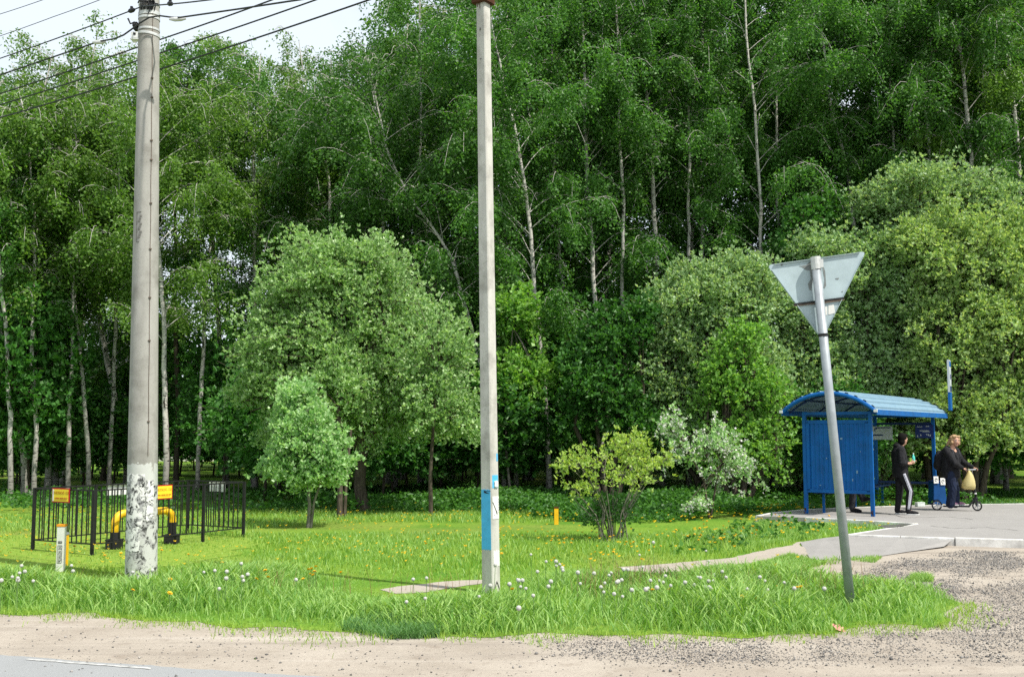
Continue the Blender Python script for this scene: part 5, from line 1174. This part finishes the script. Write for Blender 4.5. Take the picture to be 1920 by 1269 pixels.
m.build('eaves_beam', M['blue'], rf)
m = MB()
for x in (x0 - .04, ): 
    for s in (.0, 1.0): q = arch(s); m.box((x - .01, q.y, q.z - .02), (.03, .07, .06))
m.build('end_cap', M['white'], rf)
# tall flag sign standing on the far roof corner, almost edge-on to the viewer
base = at(1782, 764, (n0 + ud * (LS + .40) - vd * .20).y); top = at(1785, 675, base.y); fl = empty('flag_sign', (0, 0, 0)); fl.parent = sh
inv = Matrix.Rotation(-math.atan2(ud.y, ud.x), 4, 'Z'); lb, lt = inv @ (base - n0), inv @ (top - n0); hgt = lt.z - lb.z
vdir = (inv @ Vector((base.x, base.y, 0)).normalized()); vdir = (Matrix.Rotation(R(-5), 4, 'Z') @ vdir); sdir = Vector((-vdir.y, vdir.x, 0)); rotm = Matrix((vdir, sdir, Vector((0, 0, 1)))).transposed()
def flag(z0, z1, mat, name, wd=.45, th=.05, off=0.0): m = MB(); m.box(lb + Vector((0, 0, (z0 + z1) / 2 * hgt)) + sdir * off, (wd, th, (z1 - z0) * hgt), rotm); return m.build(name, mat, fl)
flag(-.06, .32, M['blue'], 'sign_foot', .42, .06); flag(.32, 1.0, M['board_grey'], 'sign_body'); flag(.86, .97, M['blue'], 'blue_patch', .40, .056); flag(.33, .45, M['dark_blue'], 'blue_patch', .40, .056); flag(.60, .70, M['board_blue'], 'blue_patch', .20, .056)
# litter bin by the far post with papers stuck on it
bb = at(1757, 930, (n0 + ud * (LS - .15)).y - .25); M['bin_blue'] = paint('bin_blue', (.004, .055, .19), .55, .25, 6, .2); bn = thing('litter_bin', 'blue tapered litter bin with two pale papers beside the far shelter post', 'litter bin', Vector((bb.x, bb.y, PZ + .005)), R(8))
m = MB(); m.box((0, 0, .27), (.36, .30, .54), None, .80); m.build('body', M['bin_blue'], bn, bevel=.01)
m = MB(); m.box((0, 0, .555), (.31, .26, .03)); m.build('rim', M['dark_blue'], bn, bevel=.004)
for x, z in ((-.09, .60), (.085, .56)): m = MB(); m.box((x, -.14, z), (.125, .006, .17), Matrix.Rotation(R(-4), 3, 'X')); o = m.build('paper', M['paper'], bn); m = MB(); m.tube([Vector((x, -.146, z)) + Vector((.03 * math.cos(q), 0, .035 * math.sin(q))) for q in np.linspace(0, 5, 10)], .006, 5); m.build('print', M['ink'], o)

# ------------------------------------------------------------------ people
t = NT('skin'); c = t.coord(); M['skin'] = paint('skin', (.52, .29, .20), .5, .12, 20, .3)
M['black_cloth'] = paint('black_cloth', (.010, .010, .012), .85, .3, 16, .15); M['navy_cloth'] = paint('navy_cloth', (.010, .014, .030), .85, .3, 16, .15); M['grey_cloth'] = paint('grey_cloth', (.025, .026, .03), .9, .3, 16, .15)
for nm, cc in (('black_cloth', (.014, .014, .016)), ('navy_cloth', (.012, .018, .040)), ('grey_cloth', (.030, .031, .036))):
    t = NT(nm); c = t.coord('Object', (1, 1, .55)); a = t.noise(13, 4, .55, c, 1.1); M[nm] = t.done(t.bsdf(t.mix(t.ramp(a, [(.35, 0), (.65, 1)]), tuple(.7 * q for q in cc), tuple(1.5 * q for q in cc)), .85, .2, 0, a, .9, .035))
M['dark_hair'] = paint('dark_hair', (.008, .007, .006), .9, .3, 30, .1); M['blond_hair'] = paint('blond_hair', (.42, .27, .14), .55, .4, 24, .3); M['brown_hair'] = paint('brown_hair', (.06, .03, .015), .6, .3, 24)
M['shoe_pink'] = paint('shoe_pink', (.34, .16, .26), .6, .2); M['rubber_white'] = paint('rubber_white', (.68, .68, .66), .6, .15); M['lip'] = paint('lip', (.36, .10, .09), .5, .1)
V3 = Vector
def limb(mb, pts, rad, sub=5, n=14):
    pts = [V3(p) for p in pts]; P, Rd = [], []
    for i in range(len(pts) - 1):
        for s in range(sub):
            f = s / sub; P.append(pts[i].lerp(pts[i + 1], f)); Rd.append(rad[i] + (rad[i + 1] - rad[i]) * f)
    P.append(pts[-1]); Rd.append(rad[-1]); mb.tube(P, Rd, n)
    mb.ball(P[0], Rd[0], 12, 8); mb.ball(P[-1], Rd[-1], 12, 8)
    for p, r in zip(pts[1:-1], rad[1:-1]): mb.ball(p, r * 1.02, 12, 8)
def hand(mb, w, d, n, curl, thumb=1, s=1.0):
    """wrist w, pointing d, palm normal n; five fingers bent towards the palm side"""
    w, d, n = V3(w), V3(d).normalized(), V3(n).normalized(); n = (n - d * n.dot(d)).normalized(); sd = d.cross(n)
    mb.tube([w - d * .03, w, w + d * .04 * s, w + d * .085 * s], [.022 * s, .024 * s, .036 * s, .036 * s], 12, flat=.42, flatdir=sd)
    for i, L in enumerate((.068, .078, .073, .056)):
        b = w + d * .078 * s + sd * (i - 1.5) * .0195 * s; a = curl * (.5 + .04 * i); p = [b]
        for k, fr in enumerate((.45, .31, .24)):
            dr = d * math.cos(a) + n * math.sin(a); p.append(p[-1] + dr * L * s * fr); a += curl * .62
        mb.tube(p, [.0095 * s, .0085 * s, .0078 * s, .006 * s], 8)
    b = w + d * .022 * s + sd * -.026 * s * thumb; p1 = b + (sd * -.8 * thumb + d * .7 + n * .25).normalized() * .04 * s; p2 = p1 + (sd * -.2 * thumb + d * .85 + n * .55).normalized() * .034 * s
    mb.tube([b, p1, p2], [.012 * s, .0105 * s, .008 * s], 8)
def head(mb, c, yaw, pitch=0.0, s=1.0):
    """ovoid skull with jaw, nose and ears; faces +x turned by yaw"""
    Rm = Matrix.Rotation(yaw, 3, 'Z') @ Matrix.Rotation(pitch, 3, 'Y'); c = V3(c)
    def fn(q):
        k = 1.0
        if q.z < -.1: k -= .20 * (-q.z - .1) * (1.0 if q.x < 0 else .25)
        if q.x > .3 and q.z < .3: k += .03
        if q.x > .75 and -.05 < q.z < .25: k -= .035
        return k
    mb.ball(c, (.098 * s, .076 * s, .120 * s), 22, 16, Rm, fn)
    mb.ball(c + Rm @ V3((.042, 0, -.085)) * s, (.048 * s, .042 * s, .036 * s), 12, 8, Rm)
    mb.tube([c + Rm @ V3(p) * s for p in ((.088, 0, .020), (.099, 0, -.012), (.104, 0, -.026), (.090, 0, -.034))], [.007 * s, .009 * s, .012 * s, .009 * s], 8)
    for sg in (-1, 1): mb.ball(c + Rm @ V3((-.008, .076 * sg, -.008)) * s, (.016 * s, .010 * s, .030 * s), 8, 6, Rm)
    return Rm
def face_parts(c, Rm, parent, s=1.0):
    c = V3(c)
    for sg in (-1, 1):
        m = MB(); m.ball(c + Rm @ V3((.087, .030 * sg, .012)) * s, (.010 * s, .014 * s, .008 * s), 10, 6, Rm); e = m.build('eye', M['rubber_white'], parent, True)
        m = MB(); m.ball(c + Rm @ V3((.094, .030 * sg, .012)) * s, (.005 * s, .006 * s, .006 * s), 8, 6, Rm); m.build('iris', M['dark_hair'], e, True)
        m = MB(); m.tube([c + Rm @ V3(p) * s for p in ((.090, .014 * sg, .032), (.090, .030 * sg, .037), (.080, .046 * sg, .031))], .0045 * s, 6); m.build('eyebrow', M['brown_hair'], parent)
    m = MB(); m.tube([c + Rm @ V3(p) * s for p in ((.086, -.024, -.062), (.097, 0, -.058), (.086, .024, -.062))], [.004 * s, .008 * s, .004 * s], 8); m.build('mouth', M['lip'], parent, True)
def shoe(foot, yaw, mat, sole, parent, L=.28, name='shoe', pitch=0.0):
    """foot = heel-bottom point"""
    Mx = Matrix.Translation(V3(foot)) @ Matrix.Rotation(yaw, 4, 'Z') @ Matrix.Rotation(pitch, 4, 'Y'); m = MB(); o_ = [(-.03, .0), (-.025, -.034), (.06, -.036), (.16, -.048), (.22, -.040), (.245, 0), (.22, .036), (.16, .044), (.06, .034), (-.025, .032)]
    k = L / .275; o_ = [(x * k, y * k) for x, y in o_]; m.prism(o_, 0, .022); so_ = m.xform(Mx)
    m2 = MB(); m2.tube([V3((-.015, 0, .06)) * k, V3((.06, 0, .058)) * k, V3((.15, 0, .045)) * k, V3((.225, 0, .034)) * k], [.036 * k, .042 * k, .040 * k, .024 * k], 12, flat=1.0); m2.tube([V3((.01, 0, .05)) * k, V3((.012, 0, .11)) * k], [.046 * k, .050 * k], 12)
    m2.xform(Mx); o = m2.fuse(name, mat, parent, .006, 3); m.build('sole', sole, o, bevel=.004); return o

# --- the standing man in a tracksuit (local x = the way he faces, to the right)
mf = ground(1693, 964, PZ); P1 = mf
p1 = V3((.0, 0, 0)); zc = PZ
hipR, hipL = V3((-.02, -.10, .90)), V3((-.02, .09, .90)); kneeR, kneeL = V3((.13, -.12, .49)), V3((-.03, .10, .48)); ankR, ankL = V3((.08, -.12, .10)), V3((-.09, .11, .10))
hc = V3((.05, .0, 1.605)); hy = R(28)
shR, shL = V3((-.05, -.20, 1.37)), V3((-.02, .19, 1.37)); elR, elL = V3((-.06, -.27, 1.10)), V3((.02, .25, 1.10)); wrR, wrL = V3((.15, -.17, 1.09)), V3((.22, .12, 1.10))
def torso(mb, k, secs): mb.loft([(V3((x, 0, z)), rx * k + (k - 1) * .05, ry * k + (k - 1) * .05, yw) for x, z, rx, ry, yw in secs], 20)
mb = MB(); torso(mb, 1.0, [(-.02, .82, .10, .14, 0), (-.02, .92, .12, .165, 0), (-.02, 1.05, .105, .145, 0), (-.02, 1.20, .12, .165, 0), (-.03, 1.33, .12, .18, 0), (-.03, 1.41, .09, .14, 0), (-.01, 1.45, .06, .07, 0)])
limb(mb, [(-.015, 0, 1.40), (.02, 0, 1.50), (.04, 0, 1.56)], [.06, .056, .058]); Rm1 = head(mb, hc, hy, R(6))
limb(mb, [shR, elR, wrR], [.055, .042, .028]); limb(mb, [shL, elL, wrL], [.055, .042, .028])
hand(mb, wrR, (.9, .15, .35), (-.2, .9, .4), 1.0, -1); hand(mb, wrL, (.75, -.6, .1), (.1, -.3, .95), .7, 1)
limb(mb, [hipR, kneeR, ankR, ankR + V3((.12, 0, -.05))], [.085, .058, .038, .016]); limb(mb, [hipL, kneeL, ankL, ankL + V3((.12, 0, -.05))], [.085, .058, .038, .016])
man = mb.fuse('person', M['skin'], None, .0075, 3); man.location = P1; man.rotation_euler = (0, 0, R(-6))
tag(man, 'person in black hooded jacket and striped black track trousers standing before the shelter', 'person'); face_parts(hc, Rm1, man)
mb = MB(); torso(mb, 1.0, [(-.03, .80, .150, .195, 0), (-.03, .90, .165, .215, 0), (-.03, 1.05, .160, .205, 0), (-.04, 1.20, .165, .215, 0), (-.05, 1.33, .150, .215, 0), (-.04, 1.41, .12, .17, 0), (-.02, 1.47, .08, .09, 0)])
limb(mb, [shR, elR, wrR - V3((.04, -.02, 0))], [.085, .068, .050]); limb(mb, [shL, elL, wrL - V3((.04, -.02, 0))], [.085, .068, .050])
mb.ball((-.075, 0, 1.46), (.085, .11, .075), 14, 9)
mb.fuse('jacket', M['black_cloth'], man, .011, 4)
mb = MB(); torso(mb, 1.0, [(-.02, .80, .125, .175, 0), (-.02, .95, .13, .18, 0)]); limb(mb, [hipR, kneeR, ankR - V3((0, 0, .03))], [.108, .078, .056]); limb(mb, [hipL, kneeL, ankL - V3((0, 0, .03))], [.108, .078, .056]); mb.fuse('trousers', M['black_cloth'], man, .010, 4)
M['stripe'] = paint('stripe_white', (.66, .66, .74), .8, .1)
for k in (-1, 0, 1):
    m = MB(); a, b, c = hipR + V3((.02, -.105, -.02)), kneeR + V3((.0, -.080, .02)), ankR + V3((.0, -.058, .02)); pts = []
    for s in np.linspace(0, 1, 9): pts.append(a.lerp(b, s) + V3((.022 * k, .006 * abs(k), 0)))
    for s in np.linspace(0, 1, 9)[1:]: pts.append(b.lerp(c, s) + V3((.022 * k * (1 - .25 * s), .006 * abs(k), 0)))
    m.tube(pts, .0085, 6); m.build('stripe', M['stripe'], man, True)
mb = MB(); Rh = Matrix.Rotation(hy, 3, 'Z'); mb.ball(hc + Rh @ V3((-.022, 0, .030)), (.105, .090, .112), 18, 12, Rh); mb.ball(hc + Rh @ V3((-.05, 0, -.05)), (.075, .080, .085), 14, 9, Rh); mb.ball(hc + Rh @ V3((.06, 0, .085)), (.05, .07, .04), 12, 8, Rh); mb.fuse('hair', M['dark_hair'], man, .008, 2)
shoe(ankR + V3((-.02, 0, -.10)), R(-6), M['black_cloth'], M['rubber_white'], man); shoe(ankL + V3((-.02, 0, -.10)), R(-2), M['black_cloth'], M['rubber_white'], man)
# turquoise bottle in his hand
M['turquoise'] = paint('turquoise', (.08, .55, .47), .3, .1, 8, .5); hw_ = man.matrix_basis @ (wrR + V3((.075, .05, .045)))
m = MB(); m.tube([(0, 0, 0), (0, 0, .01), (0, 0, .10), (0, 0, .135), (0, 0, .15), (0, 0, .175)], [.028, .034, .034, .022, .013, .013], 14); o = m.build('bottle', M['turquoise'], None, True); m = MB(); m.tube([(0, 0, .176), (0, 0, .20)], .016, 12); m.build('cap', M['rubber_white'], o); o.location = hw_ - V3((0, 0, .02)); tag(o, 'small turquoise bottle in the hand of the person in striped trousers', 'bottle')

# --- the scooter (local x = forward) and the woman on it
wz = ground(1795, 957, PZ); sc_ = thing('kick_scooter', 'black kick scooter with large wheels carrying a blond person', 'scooter', wz, R(-14))
M['deck'] = paint('deck_black', (.018, .018, .02), .5, .2); M['alloy'] = paint('alloy', (.55, .56, .57), .35, .1, 10, .5, .7)
def wheel(c, yaw, name):
    Mx = Matrix.Translation(V3(c)) @ Matrix.Rotation(yaw, 4, 'Z'); r = empty(name, (0, 0, 0)); r.parent = sc_
    m = MB(); vs = []; fs = []; n = 32; k = 8
    for i in range(n):
        a = 2 * math.pi * i / n
        for j in range(k):
            b = 2 * math.pi * j / k; rr = .098 + .016 * math.cos(b); vs.append((rr * math.cos(a), .016 * math.sin(b), rr * math.sin(a)))
    for i in range(n):
        for j in range(k): fs.append((i * k + j, (i + 1) % n * k + j, (i + 1) % n * k + (j + 1) % k, i * k + (j + 1) % k))
    m.add(vs, fs); m.xform(Mx).build('tyre', M['rubber'], r, True)
    m = MB()
    for i in range(5): a = 2 * math.pi * i / 5; m.bar((0, 0, 0), (.088 * math.cos(a), 0, .088 * math.sin(a)), .014, .018, up=(0, 1, 0))
    m.tube([(0, -.022, 0), (0, .022, 0)], .02, 12); m.tube([(.086 * math.cos(a), 0, .086 * math.sin(a)) for a in np.linspace(0, 2 * math.pi, 25)], .008, 6, cap=False); m.xform(Mx).build('rim', M['alloy'], r)
steer = R(-32); wr_, wf_ = V3((-.43, 0, .114)), V3((.42, 0, .114)); wheel(wr_, 0, 'rear_wheel'); wheel(wf_, steer, 'front_wheel')
m = MB(); m.box((-.02, 0, .10), (.56, .12, .035)); m.bar((.25, 0, .105), (.34, 0, .22), .06, .035); m.bar((.34, 0, .215), (.385, 0, .30), .05, .05); m.build('deck', M['deck'], sc_, bevel=.008)
m = MB()
for y in (-.028, .028): m.bar((-.28, y, .10), (-.44, y, .114), .012, .03)
m.build('rear_fork', M['alloy'], sc_)
m = MB(); m.tube([V3((-.43, 0, .114)) + V3((.128 * math.cos(a), 0, .128 * math.sin(a))) for a in np.linspace(R(60), R(130), 8)], .018, 8, flat=.4, flatdir=(0, 1, 0)); m.build('mudguard', M['deck'], sc_)
stp = V3((.335, 0, .92)); sb_ = V3((.40, 0, .30)); Rs = Matrix.Rotation(steer, 3, 'Z')
m = MB()
for y in (-.035, .035): m.bar(wf_ + Rs @ V3((0, y, 0)), sb_ + Rs @ V3((0, y, .0)), .012, .03)
m.bar(sb_ + Rs @ V3((0, -.042, 0)), sb_ + Rs @ V3((0, .042, 0)), .04, .03); m.build('front_fork', M['deck'], sc_)
m = MB(); m.tube([sb_, sb_.lerp(stp, .58)], .022, 14); m.tube([sb_.lerp(stp, .55), stp], .016, 14); m.build('stem', M['deck'], sc_, True)
m = MB(); m.tube([sb_.lerp(stp, .55), sb_.lerp(stp, .64)], .030, 12); m.box(sb_.lerp(stp, .60) + V3((-.035, 0, 0)), (.05, .03, .04)); m.tube([sb_.lerp(stp, .12), sb_.lerp(stp, .17)], .028, 12); m.build('clamp', M['rubber_white'], sc_)
hb = R(-42); bd = V3((math.sin(-hb), math.cos(hb), 0)); Lb = .25
m = MB(); m.tube([stp - bd * Lb, stp, stp + bd * Lb], .014, 12); m.build('handlebar', M['alloy'], sc_)
for sg in (-1, 1): m = MB(); m.tube([stp + bd * sg * .15, stp + bd * sg * (Lb + .01)], .018, 12); m.build('grip', M['rubber'], sc_)
# the woman, built in the scooter's coordinates
W2 = .118; feetR, feetL = V3((-.16, -.03, W2)), V3((.0, .04, W2)); hipR, hipL = V3((-.14, -.11, .84)), V3((-.10, .11, .84)); kneeR, kneeL = V3((-.10, -.10, .47)), V3((-.02, .09, .47)); ankR, ankL = V3((-.15, -.06, .20)), V3((-.03, .05, .20))
gR, gL = stp - bd * .20, stp + bd * .20; ty = R(-38)
def tx(x, y, z, dx=0.0): q = Matrix.Rotation(ty, 3, 'Z') @ V3((x, y, 0)); return V3((q.x - .10 + dx, q.y, z))
hc = tx(.07, 0, 1.56, .045); hy = R(-66); shR, shL = tx(-.01, -.19, 1.345, .02), tx(-.01, .19, 1.345, .02); wrR, wrL = gR + V3((-.085, .01, .035)), gL + V3((-.085, -.01, .04)); elR, elL = V3((-.05, -.30, 1.05)), V3((.16, .22, 1.10))
mb = MB(); secs = [(tx(0, 0, .76), .125, .165, ty), (tx(0, 0, .88), .14, .19, ty), (tx(0, 0, 1.0), .13, .165, ty), (tx(.005, 0, 1.16, .01), .14, .175, ty), (tx(.0, 0, 1.30, .015), .125, .185, ty), (tx(-.005, 0, 1.38, .02), .09, .13, ty), (tx(.0, 0, 1.42, .025), .06, .065, ty)]
mb.loft(secs, 20); limb(mb, [tx(0, 0, 1.37, .02), tx(.03, 0, 1.47, .03), tx(.05, 0, 1.52, .04)], [.062, .056, .058]); Rm2 = head(mb, hc, hy, R(4))
limb(mb, [shR, elR, wrR], [.055, .042, .028]); limb(mb, [shL, elL, wrL], [.055, .042, .028]); hand(mb, wrR, (1, -.05, -.25), (.15, .1, -1), 1.45, 1); hand(mb, wrL, (1, .05, -.25), (.15, -.1, -1), 1.45, -1)
limb(mb, [hipR, kneeR, ankR, ankR + V3((.10, 0, -.05))], [.09, .062, .04, .018]); limb(mb, [hipL, kneeL, ankL, ankL + V3((.10, 0, -.05))], [.09, .062, .04, .018])
wo_ = mb.fuse('person', M['skin'], None, .0075, 3); wo_.location = wz; wo_.rotation_euler = (0, 0, R(-14)); tag(wo_, 'blond person in black jacket and navy trousers standing on the scooter and holding its handlebar', 'person'); face_parts(hc, Rm2, wo_)
mb = MB(); k = [(tx(-.01, 0, .74), .185, .225, ty), (tx(-.01, 0, .86), .195, .24, ty), (tx(-.01, 0, 1.0), .180, .215, ty), (tx(-.01, 0, 1.16, .01), .180, .215, ty), (tx(-.02, 0, 1.30, .015), .155, .215, ty), (tx(-.045, 0, 1.38, .02), .09, .16, ty), (tx(-.06, 0, 1.42, .025), .05, .09, ty)]
mb.loft(k, 20); limb(mb, [shR, elR, wrR - (wrR - elR).normalized() * .03], [.088, .074, .055]); limb(mb, [shL, elL, wrL - (wrL - elL).normalized() * .03], [.088, .074, .055])
for sg in (-1, 1): limb(mb, [tx(-.05, .07 * sg, 1.44, .02), tx(.10, .075 * sg, 1.32, .02), tx(.155, .045 * sg, 1.18, .02)], [.028, .026, .022])
mb.fuse('jacket', M['black_cloth'], wo_, .011, 4)
mb = MB(); mb.loft([(tx(0, 0, .72), .15, .20, ty), (tx(0, 0, .92), .15, .20, ty)], 18); limb(mb, [hipR, kneeR, ankR - V3((0, 0, .05))], [.118, .100, .100]); limb(mb, [hipL, kneeL, ankL - V3((0, 0, .05))], [.118, .100, .095]); mb.fuse('trousers', M['navy_cloth'], wo_, .011, 4)
mb = MB(); g = random.Random(8); Rh = Matrix.Rotation(hy, 3, 'Z'); mb.ball(hc + Rh @ V3((-.030, 0, .045)), (.108, .100, .105), 18, 12, Rh)
for i in range(34):
    a = g.uniform(R(75), R(285)); z = g.uniform(-.07, .10); q = V3((math.cos(a) * .10, math.sin(a) * .095, z)); mb.ball(hc + Rh @ q, g.uniform(.026, .042), 8, 6)
for i in range(10): a = g.uniform(-1.3, 1.3); mb.ball(hc + Rh @ V3((.055 * math.cos(a) + .01, .085 * math.sin(a), .100)), g.uniform(.022, .034), 8, 6)
for i in range(7): mb.ball(hc + V3((-.12 - .018 * i * g.random(), .02, .03 - .02 * i)), .026, 8, 6)
mb.fuse('hair', M['blond_hair'], wo_, .009, 1)
shoe(feetR + V3((-.03, 0, 0)), R(-8), M['shoe_pink'], M['rubber_white'], wo_, .25); shoe(feetL + V3((-.03, 0, 0)), R(4), M['shoe_pink'], M['rubber_white'], wo_, .25)
# her backpack and the yellow bag on the handlebar
Mw = wo_.matrix_basis.copy(); mb = MB(); c = tx(-.26, .02, 1.10, 0); Rb = Matrix.Rotation(ty, 3, 'Z'); mb.ball(c, (.13, .17, .25), 18, 12, Rb); mb.ball(c + Rb @ V3((-.06, 0, -.09)), (.10, .14, .13), 14, 9, Rb)
bp = mb.fuse('backpack', M['black_cloth'], None, .012, 3); bp.matrix_basis = Mw; tag(bp, 'full black backpack on the back of the blond person', 'backpack')
for sg in (-1, 1): m = MB(); m.tube([tx(-.16, .10 * sg, 1.34, .01), tx(-.06, .115 * sg, 1.44, .02), tx(.10, .13 * sg, 1.36, .02), tx(.15, .14 * sg, 1.22, .01), tx(.10, .19 * sg, 1.05, 0)], .014, 8, flat=2.0); m.build('strap', M['grey_cloth'], bp)
M['bag'] = leaf_mat('bag_film', (.66, .57, .25), (.74, .66, .34), .35, (1.1, 1.05, .8), .4, 0)
bt = Mw @ (stp - bd * .12); mb = MB(); vs = []; fs = []; nb_ = 20; rows = [(-.015, .012, .010), (-.06, .04, .03), (-.14, .075, .055), (-.24, .115, .08), (-.34, .145, .10), (-.41, .145, .095), (-.435, .10, .06)]
for i, (z, rx, ry) in enumerate(rows):
    for j in range(nb_):
        a = 2 * math.pi * j / nb_; w_ = 1 + .07 * math.sin(a * 5 + i) + .05 * math.sin(a * 9 + i * .6); vs.append((rx * math.cos(a) * w_ + .012 * math.sin(i), ry * math.sin(a) * w_, z + .012 * math.sin(a * 3 + i)))
for i in range(len(rows) - 1):
    for j in range(nb_): fs.append((i * nb_ + j, i * nb_ + (j + 1) % nb_, (i + 1) * nb_ + (j + 1) % nb_, (i + 1) * nb_ + j))
fs += [tuple(range((len(rows) - 1) * nb_, len(rows) * nb_))]; mb.add(vs, fs); o = mb.build('plastic_bag', M['bag'], None, True); o.location = bt; o.rotation_euler = (0, 0, R(-20)); tag(o, 'pale yellow plastic bag hanging from the scooter handlebar', 'bag')
m = MB(); m.tube([(.014 * math.cos(a), 0, .016 * math.sin(a) - .0) for a in np.linspace(0, 2 * math.pi, 13)], .006, 6, cap=False); m.build('handle_loop', M['bag'], o)

# --- the person sitting on the bench behind the end wall (only the lower legs show)
sp_ = n0 + ud * 1.02 + vd * (WS - .30); psit = V3((sp_.x, sp_.y, PZ)); rz = math.atan2(-vd.y, -vd.x)
hipR, hipL = V3((0, -.10, .53)), V3((0, .10, .53)); kneeR, kneeL = V3((.44, -.12, .52)), V3((.46, .03, .58)); ankR, ankL = V3((.40, -.10, .10)), V3((.66, -.10, .30))
hc = V3((.06, 0, 1.24)); shR, shL = V3((.0, -.19, 1.02)), V3((.0, .19, 1.02)); elR, elL = V3((.10, -.26, .76)), V3((.10, .26, .76)); wrR, wrL = V3((.32, -.14, .68)), V3((.32, .14, .68))
mb = MB(); mb.loft([(V3((0, 0, .46)), .13, .18, 0), (V3((-.01, 0, .60)), .12, .165, 0), (V3((-.02, 0, .80)), .12, .16, 0), (V3((0, 0, .96)), .12, .18, 0), (V3((0, 0, 1.06)), .085, .13, 0), (V3((.01, 0, 1.09)), .06, .065, 0)], 18)
limb(mb, [(.01, 0, 1.05), (.04, 0, 1.14), (.05, 0, 1.19)], [.06, .055, .057]); Rm3 = head(mb, hc, 0, R(10))
for s, e, w_, th in ((shR, elR, wrR, 1), (shL, elL, wrL, -1)): limb(mb, [s, e, w_], [.055, .042, .028]); hand(mb, w_, (.9, .2 * th, -.2), (0, 0, -1), .5, th)
limb(mb, [hipR, kneeR, ankR, ankR + V3((.12, 0, -.05))], [.09, .06, .04, .016]); limb(mb, [hipL, kneeL, ankL, ankL + V3((.10, -.03, .02))], [.09, .06, .04, .016])
si = mb.fuse('person', M['skin'], None, .008, 3); si.location = psit; si.rotation_euler = (0, 0, rz); tag(si, 'person in grey trousers sitting on the bench behind the blue end wall of the shelter', 'person'); face_parts(hc, Rm3, si)
mb = MB(); mb.loft([(V3((0, 0, .45)), .16, .21, 0), (V3((-.02, 0, .62)), .16, .20, 0), (V3((-.03, 0, .82)), .155, .20, 0), (V3((0, 0, .98)), .15, .21, 0), (V3((0, 0, 1.06)), .11, .16, 0), (V3((.0, 0, 1.11)), .08, .085, 0)], 18)
for s, e, w_ in ((shR, elR, wrR), (shL, elL, wrL)): limb(mb, [s, e, w_ - (w_ - e).normalized() * .04], [.085, .066, .048])
mb.fuse('jacket', M['black_cloth'], si, .012, 4)
mb = MB(); mb.loft([(V3((0, 0, .455)), .14, .19, 0), (V3((0, 0, .60)), .14, .19, 0)], 16); limb(mb, [hipR, kneeR, ankR], [.11, .082, .065]); limb(mb, [hipL, kneeL, ankL], [.11, .082, .065]); mb.fuse('trousers', M['grey_cloth'], si, .011, 4)
mb = MB(); mb.ball(hc + V3((-.024, 0, .034)), (.104, .088, .108), 16, 11); mb.fuse('hair', M['dark_hair'], si, .009, 2)
shoe(ankR + V3((-.02, 0, -.10)), 0, M['black_cloth'], M['rubber'], si); shoe(ankL + V3((-.03, .0, -.07)), R(-20), M['black_cloth'], M['rubber'], si, .28, 'shoe', R(-14))
